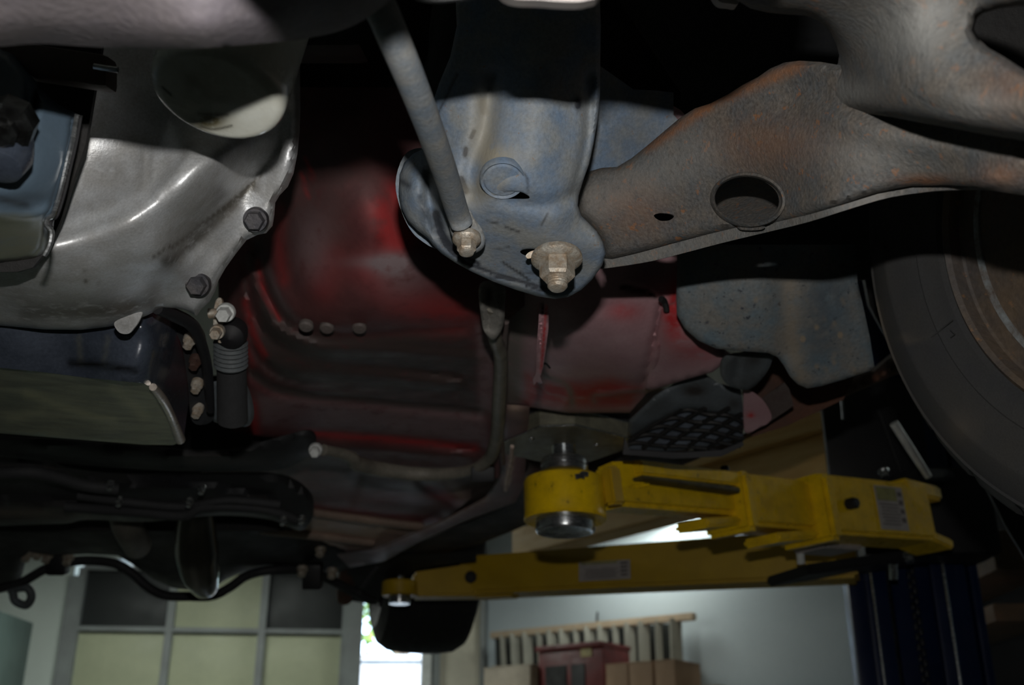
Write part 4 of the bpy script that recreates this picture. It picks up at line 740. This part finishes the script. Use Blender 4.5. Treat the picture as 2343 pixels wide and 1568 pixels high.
# telescoping box sections
def sect(name,p0,p1,h,w,mat=m_yel,bev=.008,h1=None,parent=na,label=None): return beam(name,p0,p1,w,h,mat,parent,bev=bev,h1=h1,w1=w,label=label)
A0=P(1392,1108,1.66); A1=P(1700,1145,1.90); 
def PZ(x,y,d): return P(x,y,d)
sect('inner_tube',P(1385,1117,1.70),P(1700,1146,1.93),.066,.06)
beam('tube_gusset',P(1385,1100,1.70),P(1470,1088,1.74),.05,.05,m_yel,na,bev=.006,h1=.04)
beam('upper_strap',P(1440,1076,1.71),P(1675,1103,1.89),.05,.024,m_yel,na,bev=.004)
beam('ring_weld',P(1388,1112,1.635),P(1415,1113,1.655),.02,.058,m_yel2,na,bev=.004)
sect('middle_tube',P(1655,1150,1.90),P(1860,1170,2.06),.092,.085)
sect('outer_tube',P(1828,1163,2.03),P(2085,1184,2.22),.112,.105,h1=.112)
beam('middle_collar',P(1655,1156,1.88),P(1680,1158,1.90),.10,.103,m_yel,na,bev=.008)
beam('outer_collar',P(1832,1172,2.01),P(1858,1174,2.03),.125,.122,m_yel,na,bev=.008)
beam('middle_skid',P(1580,1204,1.80),P(1680,1196,1.89),.07,.016,m_yel,na,bev=.005)
beam('outer_skid',P(1740,1238,1.92),P(1845,1228,2.01),.08,.017,m_yel,na,bev=.005)
beam('tail_cap',P(2030,1120,2.2),P(2112,1140,2.27),.09,.03,m_yel,na,bev=.005)
beam('tail_cap',P(2085,1232,2.2),P(2138,1255,2.24),.09,.02,m_yel,na,bev=.004)
def stop(px,py,d,s=.022,h=.028): return lathe('stop_bolt',P(px,py,d),nz(-FW*.3+UP*.2-RI*.1),[(s*.5,-h),(s*.5,0),(s*.4,h*.3),(0,h*.3)],m_dark,na,segs=16)
join('stop_pin',[lathe_vf(P(1660,1092,1.86),(0,0,1),[(.008,-.02),(.008,.016),(.006,.019),(0,.019)],16)],m_dark,na)
# warning label
def label_plate(nm,c,ax,w,h,parent,header=.3):
    ax=[nz(a) for a in ax]; parts=[box_vf(c,ax,(w,.0012,h))]; mi=[0]
    f=-np.array(ax[1])*.0009
    parts.append(box_vf(np.array(c)+f-ax[0]*w*.1+ax[2]*h*(.5-header/2-.03),ax,(w*.7,.001,h*header))); mi.append(1)
    for k in range(7): parts.append(box_vf(np.array(c)+f+ax[0]*w*(-.08+.02*(k%2))+ax[2]*h*(.08-.075*k),ax,(w*(.66-.05*(k%3)),.001,h*.022))); mi.append(2)
    for k in range(4): parts.append(box_vf(np.array(c)+f+ax[0]*w*.38+ax[2]*h*(.34-.2*k),ax,(w*.13,.001,h*.10))); mi.append(2)
    return join(nm,parts,[m_label,m_label2,m_ink],parent,mi=mi)
q0,q1=P(1828,1163,2.03),P(2085,1184,2.22); d_=nz(q1-q0); s_=nz(np.cross(d_,[0,0,1])); s_=s_ if s_@FW<0 else -s_; u_=nz(np.cross(s_,d_)); u_=u_ if u_[2]>0 else -u_
label_plate('warning_label',q0+(q1-q0)*.60+s_*.0535,[d_,-s_,u_],.085,.085,na)
join('stop_pin',[lathe_vf(q0+(q1-q0)*.22+s_*.05,s_,[(.011,-.01),(.011,.020),(.009,.024),(0,.024)],6)],m_dark,na)
q0,q1=P(1440,1100,1.70),P(1690,1132,1.88)
beam('groove',q0+s_*.004,q1-d_*.03+s_*.006,.05,.006,M('greasy_olive_grime',(.10,.08,.02),(.05,.04,.015),ns=50),na,bev=.002,w1=.05,h1=.010)
join('paint_scuff',[box_vf(P(1330+7*math.cos(k*2.1),1086+5*math.sin(k*1.7),1.588),[RI+UP*.3*math.sin(k),FW,UP],(.012+.004*math.sin(k*3),.002,.003+.002*math.cos(k))) for k in range(7)],m_dark,na)

# far swing arm
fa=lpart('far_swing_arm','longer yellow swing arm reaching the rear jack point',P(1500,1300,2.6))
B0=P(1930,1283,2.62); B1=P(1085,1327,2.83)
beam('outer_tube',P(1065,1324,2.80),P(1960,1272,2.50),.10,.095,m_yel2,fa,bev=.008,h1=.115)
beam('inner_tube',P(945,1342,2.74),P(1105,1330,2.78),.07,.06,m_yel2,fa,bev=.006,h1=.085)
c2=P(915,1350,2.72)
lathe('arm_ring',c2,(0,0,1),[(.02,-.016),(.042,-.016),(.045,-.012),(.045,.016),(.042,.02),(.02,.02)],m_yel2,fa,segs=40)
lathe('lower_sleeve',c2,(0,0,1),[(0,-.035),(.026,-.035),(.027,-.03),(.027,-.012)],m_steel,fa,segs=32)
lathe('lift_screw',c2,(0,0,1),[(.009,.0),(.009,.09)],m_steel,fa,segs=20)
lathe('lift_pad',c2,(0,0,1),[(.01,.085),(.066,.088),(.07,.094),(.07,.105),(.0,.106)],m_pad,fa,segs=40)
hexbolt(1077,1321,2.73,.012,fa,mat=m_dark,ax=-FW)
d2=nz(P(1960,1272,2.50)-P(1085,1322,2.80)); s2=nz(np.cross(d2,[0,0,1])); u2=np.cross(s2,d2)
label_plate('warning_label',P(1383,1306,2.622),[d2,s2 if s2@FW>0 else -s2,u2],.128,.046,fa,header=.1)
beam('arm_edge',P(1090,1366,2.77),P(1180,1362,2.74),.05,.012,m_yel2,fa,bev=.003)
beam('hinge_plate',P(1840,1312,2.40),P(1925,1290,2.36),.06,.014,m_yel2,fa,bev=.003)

# column, carriage, chain, cable
YP=2.62
def col(nm,px0,px1,y,Y,dep,mat,z0=0,z1=3.1,parent=lift,label=None,bev=.006):
    x0=PY(px0,y,Y)[0]; x1=PY(px1,y,Y)[0]
    return box(nm,[(x0+x1)/2,Y+dep/2,(z0+z1)/2],(abs(x1-x0),dep,z1-z0),mat,parent,bev=bev,label=label)
cl_=lpart('column','deep blue enamelled lift column, open channel',(1.0,YP,0))
def colp(*a,**k): return col(*a,parent=cl_,**k)
colp('left_flange',1953,2003,1450,YP,.05,m_post)
colp('left_return',1994,2046,1450,YP-.01,.018,m_post)
colp('right_return',2150,2210,1450,YP-.02,.02,m_post)
colp('right_flange',2195,2232,1450,YP-.01,.06,m_post)
colp('back_web',1953,2232,1450,YP+.05,.02,m_post)
colp('side_rib',2240,2262,1450,YP+.02,.04,m_post)
def vline(nm,px,Y,r,mat,z0=0,z1=3.0,parent=lift):
    x=PY(px,1450,Y)[0]; return tube(nm,[(x,Y,z0),(x,Y,z1)],r,mat,parent,segs=12,smp=1)
vline('hydraulic_cylinder',2040,YP+.03,.014,m_chain)
# leaf chain: alternate links
xch=PY(2103,1450,YP+.02)[0]; prts=[]
for k in range(60):
    z=1.45+.012*k+ .2-.25; prts.append(box_vf((xch+(.005 if k%2 else -.005),YP+.02,z),np.eye(3),(.008,.012,.018),.002))
join('leaf_chain',prts,m_chain,lift)
for k in range(2):
    pass
vline('safety_cable',2010,YP-.02,.0035,m_steel)
vline('return_edge',2180,YP-.035,.004,m_steel)
cg=lpart('carriage','black steel arm carriage riding in the column',P(2050,1250,2.4))
beam('lower_plate',P(1800,1318,2.36),P(2190,1262,2.55),.16,.022,m_dark,cg,bev=.005)
beam('upper_plate',P(2050,1100,2.50),P(2200,1108,2.60),.14,.03,m_dark,cg,bev=.006)
box('carriage_block',P(2170,1180,2.52),(.17,.12,.20),m_dark,cg,bev=.01)
box('slide_block',P(2100,1240,2.62),(.30,.12,.10),m_dark,cg,bev=.01)
box('upper_carriage',P(1998,985,2.60),(.24,.02,.26),m_dark,cg,bev=.01)
for (x,y,d) in ((2022,1080,2.48),(2167,1110,2.5),(2120,1226,2.42),(2078,1272,2.38)): hexbolt(x,y,d,.010,cg,mat=m_steel,h=.014,ax=-FW-UP)
tubepx('restraint_pin',[(2043,1290,2.38),(2045,1325,2.38)],[.010,.009],m_steel,cg,segs=16,smp=1)
tubepx('white_pin',[(1829,1240,2.15),(1833,1290,2.15)],[.008,.008],m_white,cg,segs=16,smp=1)
beam('spacer_plate',P(1850,1250,2.12),P(1935,1256,2.18),.08,.018,m_label,cg,bev=.003)
tubepx('gas_strut',[(2045,968,2.2),(2085,1030,2.2),(2125,1092,2.2)],[.0085,.0085,.007],m_white,cg,segs=16,smp=1,label='slim white strut')
tubepx('hose_line',[(1925,905,2.5),(1930,960,2.5)],.003,m_chain,cg,segs=8,smp=1)
tubepx('hose_line',[(2010,940,2.5),(2035,1010,2.5),(2060,1080,2.5)],.003,m_dark,cg,segs=8,smp=1)

# ------------------------------------------------------------------ room contents
wb=thing('roof_beam','varnished pine beam crossing under the grey ceiling, above the near yellow arm','beam',P(1700,1060,3.9))
w0=P(2000,996,3.40); w1=PH(1195,1222,(w0[2]-1.45))
beam('beam_face',w0,w1,.12,.215,m_wood,wb,bev=.006)
s3=nz(np.cross(w1-w0,[0,0,1])); s3=s3 if s3@FW<0 else -s3
beam('edge_moulding',w0+s3*.075+[0,0,.05],w1+s3*.075+[0,0,.05],.03,.035,m_wood,wb,bev=.004)
# ladder on hooks along the right-hand back wall
def onR(px,py,off=.06):
    a=np.array([*pc,0.]); dR=nz(np.array([*(pr_-pc),0])); n=nz(np.cross(dR,[0,0,1])); n=n if n@FW<0 else -n
    v=FW+(px-CX)/FPX*RI-(py-CY)/FPX*UP; t=((a+n*off-CAM)@n)/(v@n); return CAM+v*t
nR=nz(np.cross(nz(np.array([*(pr_-pc),0])),[0,0,1])); nR=nR if nR@FW<0 else -nR
ld=thing('ladder','long pale wooden ladder hung sideways on the white wall behind the red machine','ladder',onR(1350,1480))
beam('side_rail',onR(1125,1455,.10),onR(1590,1411,.10),.05,.045,m_ladder,ld,bev=.005)
beam('side_rail',onR(1130,1533,.10),onR(1560,1530,.10),.05,.045,m_ladder,ld,bev=.005)
xs_=[1150,1178,1206,1234,1262,1290,1318,1348,1378,1408,1440,1472,1506,1545]
for i,x in enumerate(xs_):
    t=(x-1125)/465; yt=1455-44*t
    beam('rung',onR(x,yt,.10),onR(x+4,1532,.10),.05,.07 if i%3 else .04,m_aluL,ld,bev=.004,upv=(1,0,0))
bp_=thing('corrugated_sheet','dark ribbed sheet standing behind the ladder rungs','panel',onR(1320,1490,.04))
for i in range(13):
    x=1150+31*i; beam('rib',onR(x,1462-.09*(x-1150),.045),onR(x+2,1535,.045),.02,.105,m_slat,bp_,bev=.003,upv=(1,0,0))
hk=thing('wall_hook','small dark hook on the wall above the ladder','hook',onR(1367,1405,.03))
tube('hook_stem',[onR(1367,1402,.02),onR(1366,1415,.05),onR(1367,1432,.11)],.007,m_dark,hk,segs=8,smp=1)
tag(box('wall_conduit',[*onR(1104,1480,.03)[:2],1.6],(.035,.035,3.1),m_galv,bev=.004),'grey vertical conduit at the left end of the ladder wall','pipe')
SHZ=onR(1350,1602,.62)[2]
def wbox(nm,px0,px1,py0,py1,off,dep,mat,lab,cat,extra=None):
    a=onR(px0,py1,off); b=onR(px1,py1,off); zt_=onR((px0+px1)/2,py0,off)[2]; zb=SHZ+.002
    d=nz((b-a)*[1,1,0]); c=(a+b)/2; c=np.array([c[0],c[1],(zt_+zb)/2])
    t=thing(nm,lab,cat,(c[0],c[1],zb)); box('body',c,(np.linalg.norm((b-a)[:2]),dep,zt_-zb),mat,t,ax=[d,nR,[0,0,1]],bev=.008)
    return t,c,d,zt_,zb
t,c,d,zt_,zb=wbox('tool_cabinet',1265,1415,1482,1600,.55,.30,m_redbox,'red machine in front of the ladder, dark recess in its lower half','machine')
L=np.linalg.norm((onR(1415,1600,.55)-onR(1265,1600,.55))[:2])
box('recess',c+nR*.152+np.array([0,0,-.10])-d*L*.22,(L*.32,.01,.28),m_black,t,ax=[d,nR,[0,0,1]])
box('recess',c+nR*.152+np.array([0,0,-.10])+d*L*.12,(L*.2,.01,.28),m_dark,t,ax=[d,nR,[0,0,1]])
box('yellow_decal',c+nR*.153+np.array([0,0,(zt_-zb)/2-.05])+d*L*.25,(L*.16,.008,.05),M('pale_yellow_decal',(.5,.42,.2),ns=20,bump=0),t,ax=[d,nR,[0,0,1]])
box('lid',[c[0],c[1],zt_-.01]+nR*.01,(L*1.02,.34,.03),m_redbox,t,ax=[d,nR,[0,0,1]],bev=.006)
for (x0,x1,y0,y1,off,mt,lab,cat,nm) in ((1420,1470,1527,1600,.70,m_card,'tan cardboard box beside the red machine, pale print on its side','box','cardboard_box'),(1473,1527,1523,1600,.70,m_card,'brown cardboard box in the middle of the shelf row, slightly taller','box','cardboard_box'),(1532,1578,1519,1600,.70,m_card,'small pinkish cardboard box at the right end of the shelf row','box','cardboard_box'),(1140,1246,1532,1600,.62,m_shelf,'pale carton lying left of the red machine','box','pale_carton')):
    t,c,d,zt_,zb=wbox(nm,x0,x1,y0,y1,off,.30,mt,lab,cat)
    L=np.linalg.norm((onR(x1,y1,off)-onR(x0,y1,off))[:2])
    if x0==1362: box('printed_label',c+nR*.152-d*L*.1+np.array([0,0,.03]),(L*.12,.006,.12),m_label,t,ax=[d,nR,[0,0,1]]); box('printed_label',c+nR*.152+d*L*.28+np.array([0,0,.02]),(L*.2,.006,.09),M('violet_print',(.22,.22,.45),ns=20,bump=0),t,ax=[d,nR,[0,0,1]])
    box('lid_flap',[c[0],c[1],zt_+.004],(L,.30,.008),mt,t,ax=[d,nR,[0,0,1]])
ws=thing('storage_shelf','pale wooden shelf along the bottom of the right-hand back wall','shelf',onR(1340,1600,.5))
zs=onR(1350,1602,.5)[2]
a=onR(1120,1600,.62);b=onR(1720,1600,.62); a[2]=b[2]=1.5-.0
bb_=SHZ+.003
a[2]=b[2]=bb_-.018
beam('board',a,b,.75,.03,m_shelf,ws,bev=.004)
for q_ in (a,b,(a+b)/2): box('leg',[q_[0],q_[1],(bb_-.04)/2],(.06,.5,bb_-.04),m_shelf,ws)
tag(lathe('brass_knob',onR(1592,1547,.03),nR,[(.02,-.03),(.03,0),(.025,.02),(0,.025)],M('brass',(.35,.22,.06),metal=.5,rough=.4)),'small brass knob on the blue-white wall, right of the boxes','knob')
# boards behind the column, right edge
for (x0,x1,y0,y1,lab) in ((2272,2420,1212,1305,'short reddish-brown board end under the front tyre'),(2275,2430,1380,1422,'grey-brown board lower down at the right edge')):
    p=PY((x0+x1)/2,(y0+y1)/2,2.7); w=abs(PY(x1,y0,2.7)[0]-PY(x0,y0,2.7)[0]); h=abs(PY(x0,y0,2.7)[2]-PY(x0,y1,2.7)[2])
    tag(box('wooden_board',p+np.array([0,.3,0]),(w,.6,h),m_oak,bev=.006),lab,'board')
rk=thing('storage_rack','black steel rack upright behind the lift column carrying the boards','rack',(1.75,3.5,0))
box('rack_back',(1.85,3.45,1.6),(1.25,.06,3.1),m_dark,rk)
for x in (1.25,2.4): box('upright',(x,3.38,1.6),(.06,.08,3.1),m_dark,rk,bev=.004)
# green cabinet at the left edge
cb=thing('green_cabinet','teal-grey cabinet at the left edge of the room','cabinet',onD(-60,1500)-[0,1.0,0])
p=onD(-60,1500); q_=PY(15,1380,7.0); x1=q_[0]; 
box('cabinet_body',(x1-.35,7.2,1.45),(.7,.5,2.2+.0),M('teal_grey_enamel',(.12,.17,.16),ns=3,rough=.5,bump=.03),cb,bev=.01)
